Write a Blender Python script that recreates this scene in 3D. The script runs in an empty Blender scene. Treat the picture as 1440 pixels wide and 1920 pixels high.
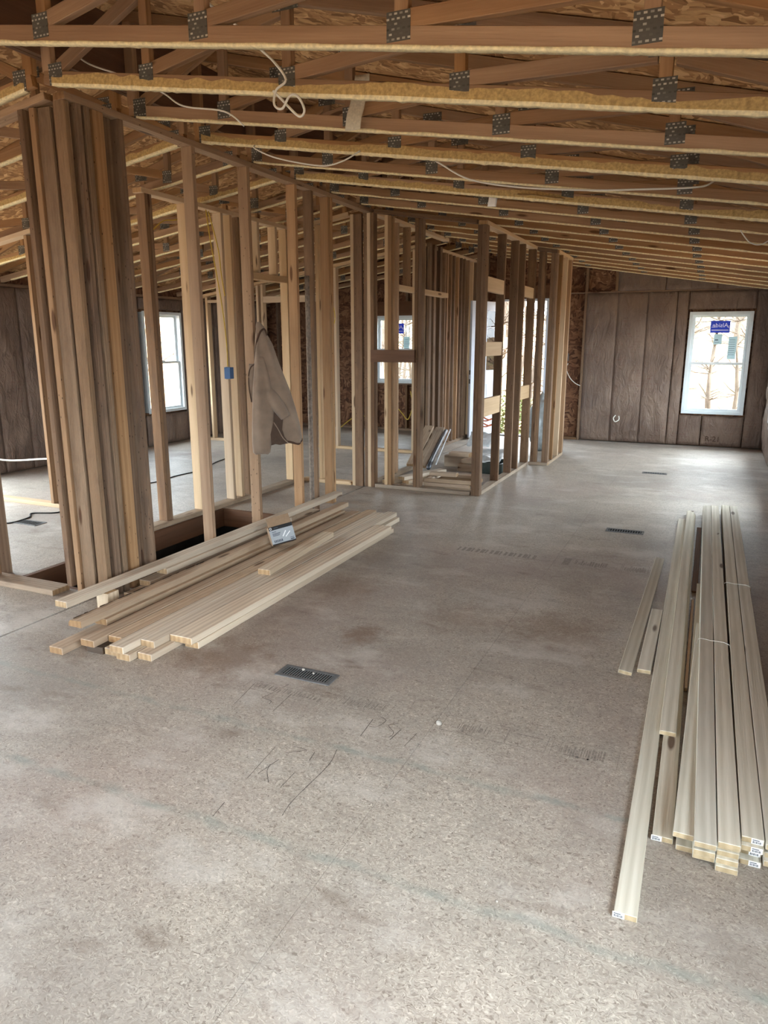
import bpy, bmesh, math, random
from mathutils import Vector, Matrix, noise

random.seed(7)
S = bpy.context.scene
COL = S.collection
PI = math.pi

# ------------------------------------------------------------------ camera
cam = bpy.data.cameras.new('camera')
cam.sensor_fit = 'VERTICAL'; cam.sensor_height = 36.0
cam.lens = 36.0 * 1355.0 / 1920.0
cam.clip_start = 0.02; cam.clip_end = 300
camo = bpy.data.objects.new('camera', cam); COL.objects.link(camo)
camo.location = (0, 0, 1.55)
camo.rotation_euler = (PI / 2 - 0.2325, 0, 0.4210)
S.camera = camo

# ------------------------------------------------------------------ sky, exposure
S.view_settings.view_transform = 'Standard'
S.view_settings.look = 'None'
S.view_settings.gamma = 1.0
S.view_settings.use_curve_mapping = False
S.view_settings.exposure = -0.1
W = bpy.data.worlds.new('overcast_sky'); S.world = W
W.use_nodes = True
bg = W.node_tree.nodes['Background']
bg.inputs['Color'].default_value = (0.86, 0.94, 1.0, 1)
bg.inputs['Strength'].default_value = 27.0

def portal(loc, rot, sx, sy):
    l = bpy.data.lights.new('sky_portal', 'AREA'); l.shape = 'RECTANGLE'; l.size = sx; l.size_y = sy
    l.cycles.is_portal = True
    o = bpy.data.objects.new('sky_portal', l); COL.objects.link(o); o.location = loc; o.rotation_euler = rot
# layout constants (metres; x right, y along the house, z up)
SEAM = -3.37; XR = 0.74; XL = -7.62; YF = 11.85; YB = -2.8
WIN_FAR = (-0.38, 0.44, 0.50, 1.95)
WIN_MID = (-5.47, -4.72, 0.84, 1.96)
WIN_LEFT = (8.45, 9.28, 0.50, 1.96)
WIN_LEFT_ADDED = [(2.5, 5.5, 0.06, 2.02), (0.2, 2.2, 0.35, 1.96)]  # unseen windows added to brighten the left rooms
WIN_RIGHT = [(9.75, 10.95, 0.50, 1.95), (-0.3, 1.75, 0.50, 1.95), (-2.2, -0.9, 0.50, 1.95), (7.2, 8.5, 0.50, 1.95)]  # first one is in view; the rest are unseen, added for daylight
DOOR = (-3.24, -2.46, 0.0, 2.20)
ADDED_OPEN = (-2.4, -1.3, 0.05, 2.1)  # unseen opening added behind the camera to let daylight in
ADDED_OPEN2 = (-6.4, -4.8, 0.3, 2.1)  # second unseen opening, added to send daylight into the left half
portal((0.03, YF + .2, 1.22), (-PI / 2, 0, 0), .82, 1.45)
portal((-2.85, YF + .2, 1.1), (-PI / 2, 0, 0), .8, 2.2)
portal((-5.1, YF + .2, 1.4), (-PI / 2, 0, 0), .75, 1.12)
portal((XL - .2, 8.86, 1.23), (0, -PI / 2, 0), 1.46, .83)
for y0, y1, z0, z1 in WIN_LEFT_ADDED: portal((XL - .2, (y0 + y1) / 2, (z0 + z1) / 2), (0, -PI / 2, 0), z1 - z0, y1 - y0)
for y0, y1, z0, z1 in WIN_RIGHT:
    portal((XR + .2, (y0 + y1) / 2, (z0 + z1) / 2), (0, PI / 2, 0), z1 - z0, y1 - y0)
for x0, x1, z0, z1 in (ADDED_OPEN, ADDED_OPEN2):
    portal(((x0 + x1) / 2, YB - .2, (z0 + z1) / 2), (PI / 2, 0, 0), x1 - x0, z1 - z0)

def zc(x):            # underside of the vaulted trusses
    return 2.86 - .155 * abs(x - SEAM)
def zt(x):            # underside of the roof chords
    return 2.56 - .25 * ((x if x > SEAM else 2 * SEAM - x) + .26)

# ------------------------------------------------------------------ material helpers
def lin(c):
    return tuple(((v / 255) / 12.92 if v / 255 <= .04045 else ((v / 255 + .055) / 1.055) ** 2.4) for v in c) + (1,)

class NT:
    def __init__(s, name):
        s.m = bpy.data.materials.new(name); s.m.use_nodes = True
        s.t = s.m.node_tree; s.n = s.t.nodes; s.l = s.t.links
        s.b = s.n['Principled BSDF']; s.out = s.n['Material Output']
    def new(s, typ, **kw):
        nd = s.n.new(typ)
        for k, v in kw.items(): setattr(nd, k, v)
        return nd
    def link(s, a, b): s.l.new(a, b)
    def setin(s, nd, key, val):
        if hasattr(val, 'is_linked') or hasattr(val, 'links'): s.link(val, nd.inputs[key])
        else: nd.inputs[key].default_value = val
    def mapping(s, vec, scale=(1, 1, 1), rot=(0, 0, 0), loc=None):
        m = s.new('ShaderNodeMapping'); s.link(vec, m.inputs['Vector'])
        m.inputs['Scale'].default_value = scale; m.inputs['Rotation'].default_value = rot
        if loc is not None: s.setin(m, 'Location', loc)
        return m.outputs['Vector']
    def noise(s, vec, scale=5, detail=3, rough=.5, dist=0):
        n = s.new('ShaderNodeTexNoise'); s.link(vec, n.inputs['Vector'])
        n.inputs['Scale'].default_value = scale; n.inputs['Detail'].default_value = detail
        n.inputs['Roughness'].default_value = rough; n.inputs['Distortion'].default_value = dist
        return n.outputs['Fac']
    def voro(s, vec, scale=5, feature='F1', out='Distance', rand=1.0):
        n = s.new('ShaderNodeTexVoronoi', feature=feature); s.link(vec, n.inputs['Vector'])
        n.inputs['Scale'].default_value = scale; n.inputs['Randomness'].default_value = rand
        return n.outputs[out]
    def ramp(s, fac, stops):
        r = s.new('ShaderNodeValToRGB'); s.link(fac, r.inputs['Fac'])
        e = r.color_ramp.elements
        while len(e) < len(stops): e.new(.5)
        for i, (p, c) in enumerate(stops):
            e[i].position = p; e[i].color = c if len(c) == 4 else tuple(c) + (1,)
        return r.outputs['Color']
    def mix(s, fac, a, b, mode='MIX'):
        m = s.new('ShaderNodeMix', data_type='RGBA', blend_type=mode)
        s.setin(m, 0, fac); s.setin(m, 6, a); s.setin(m, 7, b)
        return m.outputs[2]
    def math(s, op, a, b=0.0):
        m = s.new('ShaderNodeMath', operation=op); s.setin(m, 0, a); s.setin(m, 1, b); return m.outputs[0]
    def sep(s, col):
        n = s.new('ShaderNodeSeparateColor'); s.link(col, n.inputs[0]); return n.outputs
    def bump(s, h, strength=.3, dist=.01):
        b = s.new('ShaderNodeBump'); s.link(h, b.inputs['Height'])
        b.inputs['Strength'].default_value = strength; b.inputs['Distance'].default_value = dist
        s.link(b.outputs['Normal'], s.b.inputs['Normal'])
    def fin(s, col, rough=.7, spec=.25, metal=0.0):
        s.setin(s.b, 'Base Color', col); s.setin(s.b, 'Roughness', rough)
        s.b.inputs['Specular IOR Level'].default_value = spec; s.b.inputs['Metallic'].default_value = metal
        return s.m
    def obj(s): return s.new('ShaderNodeTexCoord').outputs['Object']
    def rnd(s): return s.new('ShaderNodeObjectInfo').outputs['Random']
    def pos(s): return s.new('ShaderNodeNewGeometry').outputs['Position']

def g(v): return (v, v, v, 1)

def wood(name, light, dark, knots=.5, rough=.72, nail=False, dirt=0.0, spread=.22, fuzz=0.0, ring=.16):
    t = NT(name); o = t.obj(); r = t.rnd()
    off = t.new('ShaderNodeCombineXYZ')
    t.link(t.math('MULTIPLY', r, 61.0), off.inputs[0]); t.link(t.math('MULTIPLY', r, 17.0), off.inputs[1]); t.link(t.math('MULTIPLY', r, 29.0), off.inputs[2])
    v = t.new('ShaderNodeVectorMath', operation='ADD'); t.link(o, v.inputs[0]); t.link(off.outputs[0], v.inputs[1]); v = v.outputs[0]
    broad = t.noise(t.mapping(v, (.9, 16, 16)), 1.0, 3, .55, .6)
    fine = t.noise(t.mapping(v, (5, 160, 160)), 1.0, 2, .6)
    rings = t.new('ShaderNodeTexWave', wave_type='BANDS', bands_direction='Y', wave_profile='SIN')
    t.link(t.mapping(v, (.30, 10, 8)), rings.inputs['Vector'])
    rings.inputs['Scale'].default_value = 1.0; rings.inputs['Distortion'].default_value = 5.0; rings.inputs['Detail'].default_value = 2.0
    rings.inputs['Detail Scale'].default_value = .8
    f = t.math('ADD', t.math('MULTIPLY', broad, .62), t.math('MULTIPLY', rings.outputs['Fac'], ring))
    f = t.math('ADD', f, t.math('MULTIPLY', fine, .25))
    c = t.ramp(f, [(.25, lin(dark)), (.55, lin(tuple((a + b) / 2 for a, b in zip(light, dark)))), (.85, lin(light))])
    # knots
    kv = t.mapping(v, (2.3, 11, 11))
    kd = t.voro(kv, 1.0)
    kr = t.sep(t.voro(kv, 1.0, 'F1', 'Color'))[0]
    km = t.math('MULTIPLY', t.math('LESS_THAN', kr, knots), t.math('SUBTRACT', 1.0, t.math('SMOOTH_MIN', t.math('MULTIPLY', kd, 5.0), 1.0)))
    kmask = t.ramp(km, [(.12, g(0)), (.42, g(1))])
    c = t.mix(t.math('MULTIPLY', kmask, .8), c, lin((74, 44, 24)))
    if nail:
        nv = t.voro(t.mapping(v, (17, 40, 40)), 1.0)
        nm = t.ramp(nv, [(.09, g(1)), (.14, g(0))])
        nr = t.sep(t.voro(t.mapping(v, (17, 40, 40)), 1.0, 'F1', 'Color'))[1]
        nm = t.math('MULTIPLY', nm, t.math('LESS_THAN', nr, .5))
        c = t.mix(t.math('MULTIPLY', nm, .85), c, lin((40, 25, 18)))
    if dirt:
        d = t.noise(t.mapping(v, (3, 9, 9)), 1.4, 5, .65)
        dm = t.ramp(d, [(.5, g(0)), (.68, g(1))])
        c = t.mix(t.math('MULTIPLY', dm, dirt), c, lin((92, 74, 62)))
    # board to board variation of the timber itself
    hs = t.new('ShaderNodeHueSaturation'); t.link(c, hs.inputs['Color'])
    r2 = t.math('FRACT', t.math('MULTIPLY', r, 7.31))
    t.link(t.math('ADD', t.math('MULTIPLY', r2, spread), 1 - spread * .55), hs.inputs['Value'])
    r3 = t.math('FRACT', t.math('MULTIPLY', r, 13.7))
    t.link(t.math('ADD', t.math('MULTIPLY', r3, .25), .86), hs.inputs['Saturation'])
    c = hs.outputs['Color']
    # sawn ends: warmer end grain plus painted shade for faces turned from light
    nx = t.new('ShaderNodeSeparateXYZ'); t.link(t.new('ShaderNodeTexCoord').outputs['Normal'], nx.inputs[0])
    ends = t.math('GREATER_THAN', t.math('ABSOLUTE', nx.outputs[0]), .8)
    eg = t.mix(1.0, c, (.74, .62, .46, 1), 'MULTIPLY')
    c = t.mix(ends, c, eg)
    h = t.math('ADD', fine, t.math('MULTIPLY', broad, .6))
    t.bump(h, .25 + fuzz, .004 + .004 * fuzz)
    return t.fin(c, rough, .2)

def plain(name, c, rough=.6, metal=0, spec=.3, var=.12, scale=30):
    t = NT(name)
    n = t.noise(t.obj(), scale, 3, .6)
    b = lin(c); a = tuple(v * (1 - var) for v in b[:3]) + (1,); d = tuple(min(1, v * (1 + var)) for v in b[:3]) + (1,)
    col = t.ramp(n, [(.3, a), (.7, d)])
    t.bump(n, .08, .002)
    return t.fin(col, rough, spec, metal)

M = {}
M['stud'] = wood('stud_pine', (184, 152, 120), (132, 101, 74), .35, nail=True, spread=.3, dirt=.15)
M['stud_old'] = wood('weathered_stud', (154, 125, 98), (98, 74, 56), .4, nail=True, dirt=.5, spread=.3, fuzz=.5)
M['stud_rough'] = wood('rough_post_ply', (156, 130, 104), (112, 89, 69), .1, rough=.9, dirt=.35, spread=.15, fuzz=1.0)
M['stud_new'] = wood('pale_stud', (214, 190, 160), (178, 150, 119), .3, spread=.18)
M['chord'] = wood('truss_pine', (184, 148, 112), (130, 96, 68), .4, spread=.25)
M['lumber'] = wood('new_lumber', (224, 208, 186), (176, 156, 134), .3, spread=.2, ring=.24)
M['lumber_warm'] = wood('warm_lumber', (204, 182, 156), (156, 132, 110), .35, spread=.2, dirt=.2)
M['furring'] = wood('furring_strip', (232, 228, 216), (186, 180, 163), .22, spread=.16, ring=.2)
M['plate_wood'] = wood('floor_plate_wood', (184, 168, 148), (132, 112, 94), .3, dirt=.4)
M['joist'] = wood('brown_joist', (128, 94, 70), (84, 58, 42), .3, dirt=.3)

def osb(name, cols, scale=1.0, rough=.8, wall=False):
    t = NT(name); p = t.obj()
    if wall: p = t.mapping(p, (1, 1, 1), (PI / 2, 0, 0))
    n1 = t.noise(p, 5 * scale, 2)
    w = t.new('ShaderNodeVectorMath', operation='ADD'); t.link(p, w.inputs[0])
    nn = t.new('ShaderNodeTexNoise'); t.link(p, nn.inputs['Vector']); nn.inputs['Scale'].default_value = 6 * scale
    sc = t.new('ShaderNodeVectorMath', operation='SCALE'); t.link(nn.outputs['Color'], sc.inputs[0]); sc.inputs['Scale'].default_value = .16
    t.link(sc.outputs[0], w.inputs[1]); p2 = w.outputs[0]
    lay = []
    for sx, sy, rz in ((8, 42, .25), (44, 9, -.2), (20, 20, .8)):
        m = t.mapping(p2, (sx * scale, sy * scale, sx * scale), (0, 0, rz))
        lay.append((t.sep(t.voro(m, 1.0, 'F1', 'Color')), t.voro(m, 1.0)))
    fac = t.mix(t.ramp(n1, [(.48, g(0)), (.54, g(1))]), lay[0][0][0], lay[1][0][0])
    fac = t.mix(t.math('GREATER_THAN', lay[2][0][1], .72), fac, lay[2][0][0])
    c = t.ramp(t.sep(fac)[0], [(.0, lin(cols[0])), (.35, lin(cols[1])), (.7, lin(cols[2])), (1, lin(cols[3]))])
    fib = t.noise(t.mapping(p2, (14 * scale, 60 * scale, 30)), 2, 3)
    c = t.mix(.5, c, t.mix(1.0, c, t.ramp(fib, [(.2, g(.55)), (.8, g(1.2))]), 'MULTIPLY'))
    t.bump(t.sep(fac)[0], .35, .003)
    return t.fin(c, rough, .25)
M['osb_roof'] = osb('roof_strand_board', [(136, 98, 64), (178, 134, 92), (206, 164, 116), (230, 192, 144)], 1.0)
M['osb_wall'] = osb('wall_strand_board', [(76, 50, 36), (106, 72, 52), (128, 92, 68), (150, 114, 86)], .9, wall=True)

def floor_mat():
    t = NT('particle_board_floor'); p = t.pos()
    nn = t.new('ShaderNodeTexNoise'); t.link(p, nn.inputs['Vector']); nn.inputs['Scale'].default_value = 35
    sc = t.new('ShaderNodeVectorMath', operation='SCALE'); t.link(nn.outputs['Color'], sc.inputs[0]); sc.inputs['Scale'].default_value = .05
    w = t.new('ShaderNodeVectorMath', operation='ADD'); t.link(p, w.inputs[0]); t.link(sc.outputs[0], w.inputs[1]); p2 = w.outputs[0]
    fl = None
    for i, (sx, sy, rz) in enumerate(((60, 330, .2), (330, 60, -.35), (80, 300, .95))):
        m = t.mapping(p2, (sx, sy, 100), (0, 0, rz))
        c = t.sep(t.voro(m, 1.0, 'F1', 'Color'))[i]
        fl = c if fl is None else t.mix(t.ramp(t.noise(p, 38 + 9 * i, 1), [(.47, g(0)), (.53, g(1))]), fl, c)
    fl = t.sep(fl)[0]
    base = t.ramp(fl, [(.0, lin((118, 108, 98))), (.18, lin((154, 145, 134))), (.7, lin((175, 166, 155))), (.93, lin((190, 181, 169))), (1, lin((206, 198, 186)))])
    # large worn greyish patches and rain stains
    big = t.noise(p, .8, 5, .6)
    base = t.mix(t.ramp(big, [(.44, g(0)), (.64, g(.5))]), base, lin((132, 124, 119)))
    mid = t.noise(t.mapping(p, (1, 1, 1), loc=(3, 19, 0)), 3.2, 6, .66)
    base = t.mix(t.ramp(mid, [(.5, g(0)), (.7, g(.35))]), base, lin((126, 116, 108)))
    rose = t.noise(t.mapping(p, (1, 1, 1), loc=(7, 3, 0)), .7, 3)
    base = t.mix(t.ramp(rose, [(.5, g(0)), (.75, g(.35))]), base, lin((158, 134, 128)))
    wht = t.noise(t.mapping(p, (1, 1.6, 1), loc=(2, 11, 0)), 1.6, 6, .68)
    base = t.mix(t.ramp(wht, [(.52, g(0)), (.68, g(.55))]), base, lin((200, 195, 188)))
    sm = t.noise(t.mapping(p, (1.3, 3.0, 1), (0, 0, .15), loc=(31, 5, 0)), 2.1, 5, .62)
    base = t.mix(t.ramp(sm, [(.6, g(0)), (.76, g(.6))]), base, lin((98, 80, 66)))
    pw = t.mapping(p2, (1.0, 1.7, 1), (0, 0, .5))
    spk = t.voro(pw, 27)
    spr = t.sep(t.voro(pw, 27, 'F1', 'Color'))
    base = t.mix(t.math('MULTIPLY', t.math('MULTIPLY', t.ramp(spk, [(.05, g(1)), (.15, g(0))]), t.math('LESS_THAN', spr[0], .07)), .6), base, lin((82, 68, 58)))
    # faint blue-green chalk lines over the joists
    sx = t.new('ShaderNodeSeparateXYZ'); t.link(p, sx.inputs[0])
    wob = t.math('MULTIPLY', t.math('SUBTRACT', t.noise(p, 4, 3), .5), .09)
    yy = t.math('ADD', sx.outputs[1], wob)
    for yl in (1.68, 2.245):
        d = t.math('ABSOLUTE', t.math('SUBTRACT', yy, yl))
        k = t.math('MULTIPLY', t.ramp(d, [(.006, g(1)), (.026, g(0))]), t.ramp(t.noise(p, 9, 4), [(.35, g(.05)), (.7, g(.55))]))
        base = t.mix(k, base, lin((122, 136, 130)))
    # reddish brown spill marks
    for cx, cy, rr, st in ((-1.6, 3.29, .16, .6), (-2.0, 3.95, .28, .35), (-.66, 3.8, .35, .4), (-2.1, 2.76, .30, .5), (-1.2, 3.75, .3, .3)):
        v = t.new('ShaderNodeVectorMath', operation='DISTANCE'); t.link(p, v.inputs[0]); v.inputs[1].default_value = (cx, cy, 0)
        dd = t.math('ADD', t.math('DIVIDE', v.outputs['Value'], rr), t.math('MULTIPLY', t.math('SUBTRACT', t.noise(p, 9, 5, .7), .5), 2.2))
        base = t.mix(t.math('MULTIPLY', t.ramp(dd, [(.3, g(1)), (.95, g(0))]), st), base, lin((112, 84, 64)))
    t.bump(t.math('ADD', fl, t.math('MULTIPLY', t.noise(p, 90, 3), .8)), .22, .002)
    rg = t.math('ADD', t.math('MULTIPLY', big, .3), .36)
    return t.fin(base, rg, .35)
M['floor'] = floor_mat()

def kraft():
    t = NT('kraft_paper'); p = t.pos()
    b = t.noise(p, 2.2, 4)
    c = t.ramp(b, [(.3, lin((102, 84, 74))), (.7, lin((130, 110, 96)))])
    # faint printed blocks
    br = t.new('ShaderNodeTexBrick'); 
    cx = t.new('ShaderNodeCombineXYZ'); s = t.new('ShaderNodeSeparateXYZ'); t.link(p, s.inputs[0])
    t.link(t.math('ADD', s.outputs[0], s.outputs[1]), cx.inputs[0]); t.link(s.outputs[2], cx.inputs[1])
    t.link(cx.outputs[0], br.inputs['Vector']); br.inputs['Scale'].default_value = 9
    br.inputs['Color1'].default_value = g(0); br.inputs['Color2'].default_value = g(1); br.inputs['Mortar'].default_value = g(0)
    br.inputs['Mortar Size'].default_value = .09; br.inputs['Brick Width'].default_value = .9; br.inputs['Row Height'].default_value = .35
    txt = t.noise(t.mapping(cx.outputs[0], (60, 35, 1)), 1, 1)
    m = t.math('MULTIPLY', t.ramp(txt, [(.5, g(0)), (.54, g(1))]), t.sep(br.outputs['Color'])[0])
    m = t.math('MULTIPLY', m, t.ramp(t.noise(t.mapping(cx.outputs[0], (5, 1.6, 1)), 1, 1), [(.52, g(0)), (.56, g(.45))]))
    c = t.mix(m, c, lin((104, 58, 48)))
    wr = t.noise(t.mapping(p, (9, 9, 3.2)), 1.2, 5, .6, 1.2)
    t.bump(wr, .9, .05)
    return t.fin(c, .5, .35)
M['kraft'] = kraft()
M['foam'] = plain('yellow_foam_adhesive', (186, 158, 106), .85, var=.3, scale=60)
M['foam_pale'] = plain('pale_foam_adhesive', (228, 214, 174), .85, var=.2, scale=60)  # pale glue, with floor-bounce brightness of the chord undersides painted in

def gang():
    t = NT('galvanised_plate'); o = t.obj()
    br = t.new('ShaderNodeTexBrick'); t.link(t.mapping(o, (1, 1, 1), (PI / 2, 0, 0)), br.inputs['Vector'])
    br.inputs['Scale'].default_value = 24; br.offset = .5
    br.inputs['Color1'].default_value = lin((52, 50, 47)); br.inputs['Color2'].default_value = lin((206, 202, 192)); br.inputs['Mortar'].default_value = lin((92, 90, 85))  # pale bricks paint the glints, dark ones the tooth slots
    br.inputs['Mortar Size'].default_value = .11; br.inputs['Brick Width'].default_value = .46; br.inputs['Row Height'].default_value = .36
    return t.fin(br.outputs['Color'], .5, .4, .3)
M['gang'] = gang()
M['vinyl'] = plain('white_vinyl', (208, 216, 220), .4, var=.03)
M['door_white'] = plain('white_door_skin', (214, 224, 240), .45, var=.03)
M['grille'] = plain('grey_register', (98, 98, 99), .55, 0, var=.2)
M['black'] = plain('black_void', (14, 13, 12), .95, var=.3)
M['dark_wood'] = wood('dark_wet_wood', (96, 84, 74), (58, 48, 42), .2)  # dark brown wood of the small block
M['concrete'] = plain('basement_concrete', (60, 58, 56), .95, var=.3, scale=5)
M['cable_white'] = plain('white_cable', (226, 224, 216), .5, var=.04)
M['cable_yellow'] = plain('yellow_cable', (206, 176, 70), .5, var=.06)
M['cable_black'] = plain('black_cord', (34, 34, 36), .5, var=.1)
M['cable_orange'] = plain('orange_cord', (196, 106, 70), .5, var=.1)
M['blue_box'] = plain('blue_plastic', (26, 84, 140), .45, var=.05)
M['pipe_grey'] = plain('dusty_pipe', (134, 122, 112), .8, .1, var=.35, scale=40)
M['pipe_dark'] = plain('dark_conduit', (92, 96, 104), .4, .6)
M['pipe_steel'] = plain('bright_conduit', (176, 180, 184), .5, .3)
M['sticker_blue'] = plain('blue_sticker', (60, 84, 180), .5, var=.03)
M['sticker_white'] = plain('white_print', (244, 246, 248), .5, var=.02)
M['paper'] = plain('grey_paper', (190, 202, 204), .7, var=.04)
M['label_ink'] = plain('label_ink', (70, 78, 88), .7)
M['pen'] = plain('pencil_mark', (88, 82, 78), .8, var=.2)
M['stamp'] = plain('stamp_ink', (142, 134, 126), .8, var=.35, scale=90)
M['carton'] = plain('brown_cardboard', (150, 126, 102), .8, var=.08)
M['carton_black'] = plain('black_print', (26, 24, 26), .6)
M['carton_silver'] = plain('silver_print', (158, 164, 170), .6, var=.05)
M['green_bin'] = plain('dark_green_plastic', (52, 62, 58), .5, var=.2)
M['plastic'] = plain('clear_bag_film', (164, 172, 176), .3, var=.25, scale=14)
M['tarp'] = plain('silver_sheet', (196, 202, 206), .4, .1, var=.15, scale=20)
M['crumb'] = plain('plaster_crumb', (168, 162, 154), .9)
M['twine'] = plain('white_twine', (226, 224, 214), .8)
M['trim_dark'] = plain('brown_binding', (74, 54, 42), .8)
M['scrap_paper'] = plain('manila_scrap', (206, 184, 138), .8, var=.1)
M['strap'] = plain('white_webbing', (196, 188, 170), .8, var=.15, scale=80)

def filmy(m, w=.55):
    nt = m.node_tree; b = nt.nodes['Principled BSDF']; tr = nt.nodes.new('ShaderNodeBsdfTranslucent'); mxs = nt.nodes.new('ShaderNodeMixShader')
    nt.links.new(b.inputs['Base Color'].links[0].from_socket, tr.inputs['Color']); mxs.inputs[0].default_value = w
    nt.links.new(b.outputs[0], mxs.inputs[1]); nt.links.new(tr.outputs[0], mxs.inputs[2]); nt.links.new(mxs.outputs[0], nt.nodes['Material Output'].inputs['Surface'])
M['paper_film'] = plain('translucent_label', (176, 192, 196), .7, var=.04)
for k_ in ('sticker_blue', 'paper_film'): filmy(M[k_], .4)
def fleece():
    t = NT('tan_fleece'); p = t.obj()
    n = t.noise(p, 260, 3, .7); b = t.noise(p, 9, 3)
    c = t.ramp(b, [(.3, lin((124, 107, 93))), (.7, lin((146, 127, 110)))])
    t.bump(n, .5, .004)
    t.b.inputs['Sheen Weight'].default_value = .3
    return t.fin(c, .95, .1)
M['fleece'] = fleece()
M['lining'] = plain('dark_lining', (78, 62, 52), .9)

def glass():
    t = NT('window_glass'); t.n.remove(t.b)
    tr = t.new('ShaderNodeBsdfTransparent'); gl = t.new('ShaderNodeBsdfGlossy'); gl.inputs['Roughness'].default_value = .02
    fr = t.new('ShaderNodeFresnel'); fr.inputs['IOR'].default_value = 1.35
    bf = t.new('ShaderNodeNewGeometry').outputs['Backfacing']
    mx = t.new('ShaderNodeMixShader'); t.link(t.math('MULTIPLY', fr.outputs[0], t.math('SUBTRACT', 1.0, bf)), mx.inputs[0]); t.link(tr.outputs[0], mx.inputs[1]); t.link(gl.outputs[0], mx.inputs[2])
    tr.inputs['Color'].default_value = (.95, .97, .97, 1)
    t.link(mx.outputs[0], t.out.inputs['Surface']); return t.m
M['glass'] = glass()

def ground_mat():
    t = NT('leaf_litter'); p = t.pos()
    c = t.ramp(t.sep(t.voro(p, 9, 'F1', 'Color'))[0], [(0, lin((96, 66, 48))), (.5, lin((150, 112, 86))), (1, lin((190, 158, 128)))])
    return t.fin(t.mix(t.ramp(t.noise(p, .6, 4), [(.45, g(0)), (.65, g(.6))]), c, lin((126, 128, 84))), .95, .1)
M['ground'] = ground_mat()
M['bark'] = plain('grey_bark', (92, 82, 72), .95, var=.3, scale=6)
M['leaf'] = plain('olive_leaves', (104, 116, 70), .8, var=.4, scale=3)
M['brick_siding'] = plain('reddish_siding', (150, 112, 100), .9, var=.2, scale=9)

# ------------------------------------------------------------------ object helpers
def tag(o, label=None, cat=None, group=None, kind=None):
    if label: o['label'] = label
    if cat: o['category'] = cat
    if group: o['group'] = group
    if kind: o['kind'] = kind
    return o

def empty(name, loc=(0, 0, 0), rz=0.0):
    o = bpy.data.objects.new(name, None); COL.objects.link(o)
    o.location = loc; o.rotation_euler = (0, 0, rz); o.empty_display_size = .1
    return o

def rootmat(o):
    return Matrix.Translation(o.location) @ o.rotation_euler.to_matrix().to_4x4()

WORLD = {}
def place(name, mesh, mat, world, parent=None, label=None, matname=None):
    """link mesh as an object; world = its world matrix"""
    o = bpy.data.objects.new(name, mesh); COL.objects.link(o)
    if mat is not None and not mesh.materials: mesh.materials.append(mat)
    WORLD[o.name] = world
    if parent is None:
        o.matrix_world = world
    else:
        o.parent = parent
        pw = WORLD.get(parent.name) or rootmat(parent)
        o.matrix_basis = pw.inverted() @ world
    if label: o['label'] = label
    return o

CACHE = {}
def boxmesh(l, a, b, mat, bev=.0025):
    bev = min(bev, a * .2, b * .2, l * .2)
    key = (round(l, 3), round(a, 4), round(b, 4), mat.name, round(bev, 4))
    if key in CACHE: return CACHE[key]
    bm = bmesh.new(); bmesh.ops.create_cube(bm, size=1)
    bmesh.ops.scale(bm, vec=(l, a, b), verts=bm.verts)
    if bev > 0: bmesh.ops.bevel(bm, geom=bm.edges[:], offset=bev, segments=1, affect='EDGES')
    me = bpy.data.meshes.new('timber'); bm.to_mesh(me); bm.free(); me.materials.append(mat)
    CACHE[key] = me; return me

def tb(name, x0, x1, y0, y1, z0, z1, mat, parent=None, bev=.0025, jit=0.0, label=None, axis=None):
    """axis aligned timber whose mesh runs along its own x axis"""
    if isinstance(mat, str): mat = M[mat]
    c = Vector(((x0 + x1) / 2, (y0 + y1) / 2, (z0 + z1) / 2)); dx, dy, dz = x1 - x0, y1 - y0, z1 - z0
    ax = axis or 'xyz'[max(range(3), key=lambda i: (dx, dy, dz)[i])]
    if ax == 'x': me = boxmesh(dx, dy, dz, mat, bev); R = Matrix.Identity(4)
    elif ax == 'y': me = boxmesh(dy, dx, dz, mat, bev); R = Matrix.Rotation(PI / 2, 4, 'Z')
    else: me = boxmesh(dz, dy, dx, mat, bev); R = Matrix.Rotation(-PI / 2, 4, 'Y')
    T = Matrix.Translation(c)
    if jit: T = T @ Matrix.Rotation(random.uniform(-jit, jit), 4, 'Z') @ Matrix.Rotation(random.uniform(-jit, jit) * .15, 4, 'X') @ Matrix.Rotation(random.uniform(-jit, jit) * .15, 4, 'Y')
    return place(name, me, None, T @ R, parent, label)

def beam(name, p0, p1, a, b, mat, parent=None, ydir=(0, 1, 0), bev=.0025, label=None):
    """timber from p0 to p1 (centre line), a along ydir, b along the third axis"""
    if isinstance(mat, str): mat = M[mat]
    p0 = Vector(p0); p1 = Vector(p1); d = p1 - p0; l = d.length; d.normalize()
    y = Vector(ydir); y = (y - d * y.dot(d)).normalized(); z = d.cross(y)
    R = Matrix((d, y, z)).transposed().to_4x4()
    return place(name, boxmesh(l, a, b, mat, bev), None, Matrix.Translation((p0 + p1) / 2) @ R, parent, label)

def bm_mesh(bm, mat, smooth=False, name='mesh'):
    me = bpy.data.meshes.new(name); bm.to_mesh(me); bm.free()
    if mat is not None: me.materials.append(M[mat] if isinstance(mat, str) else mat)
    if smooth:
        for p in me.polygons: p.use_smooth = True
    return me

def catmull(pts, n=6):
    pts = [Vector(p) for p in pts]
    if len(pts) < 3: return pts
    out = []
    P = [pts[0]] + pts + [pts[-1]]
    for i in range(1, len(P) - 2):
        a, b, c, d = P[i - 1:i + 3]
        for k in range(n):
            u = k / n
            out.append(.5 * ((2 * b) + (c - a) * u + (2 * a - 5 * b + 4 * c - d) * u * u + (3 * b - a - 3 * c + d) * u ** 3))
    out.append(pts[-1]); return out

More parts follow.
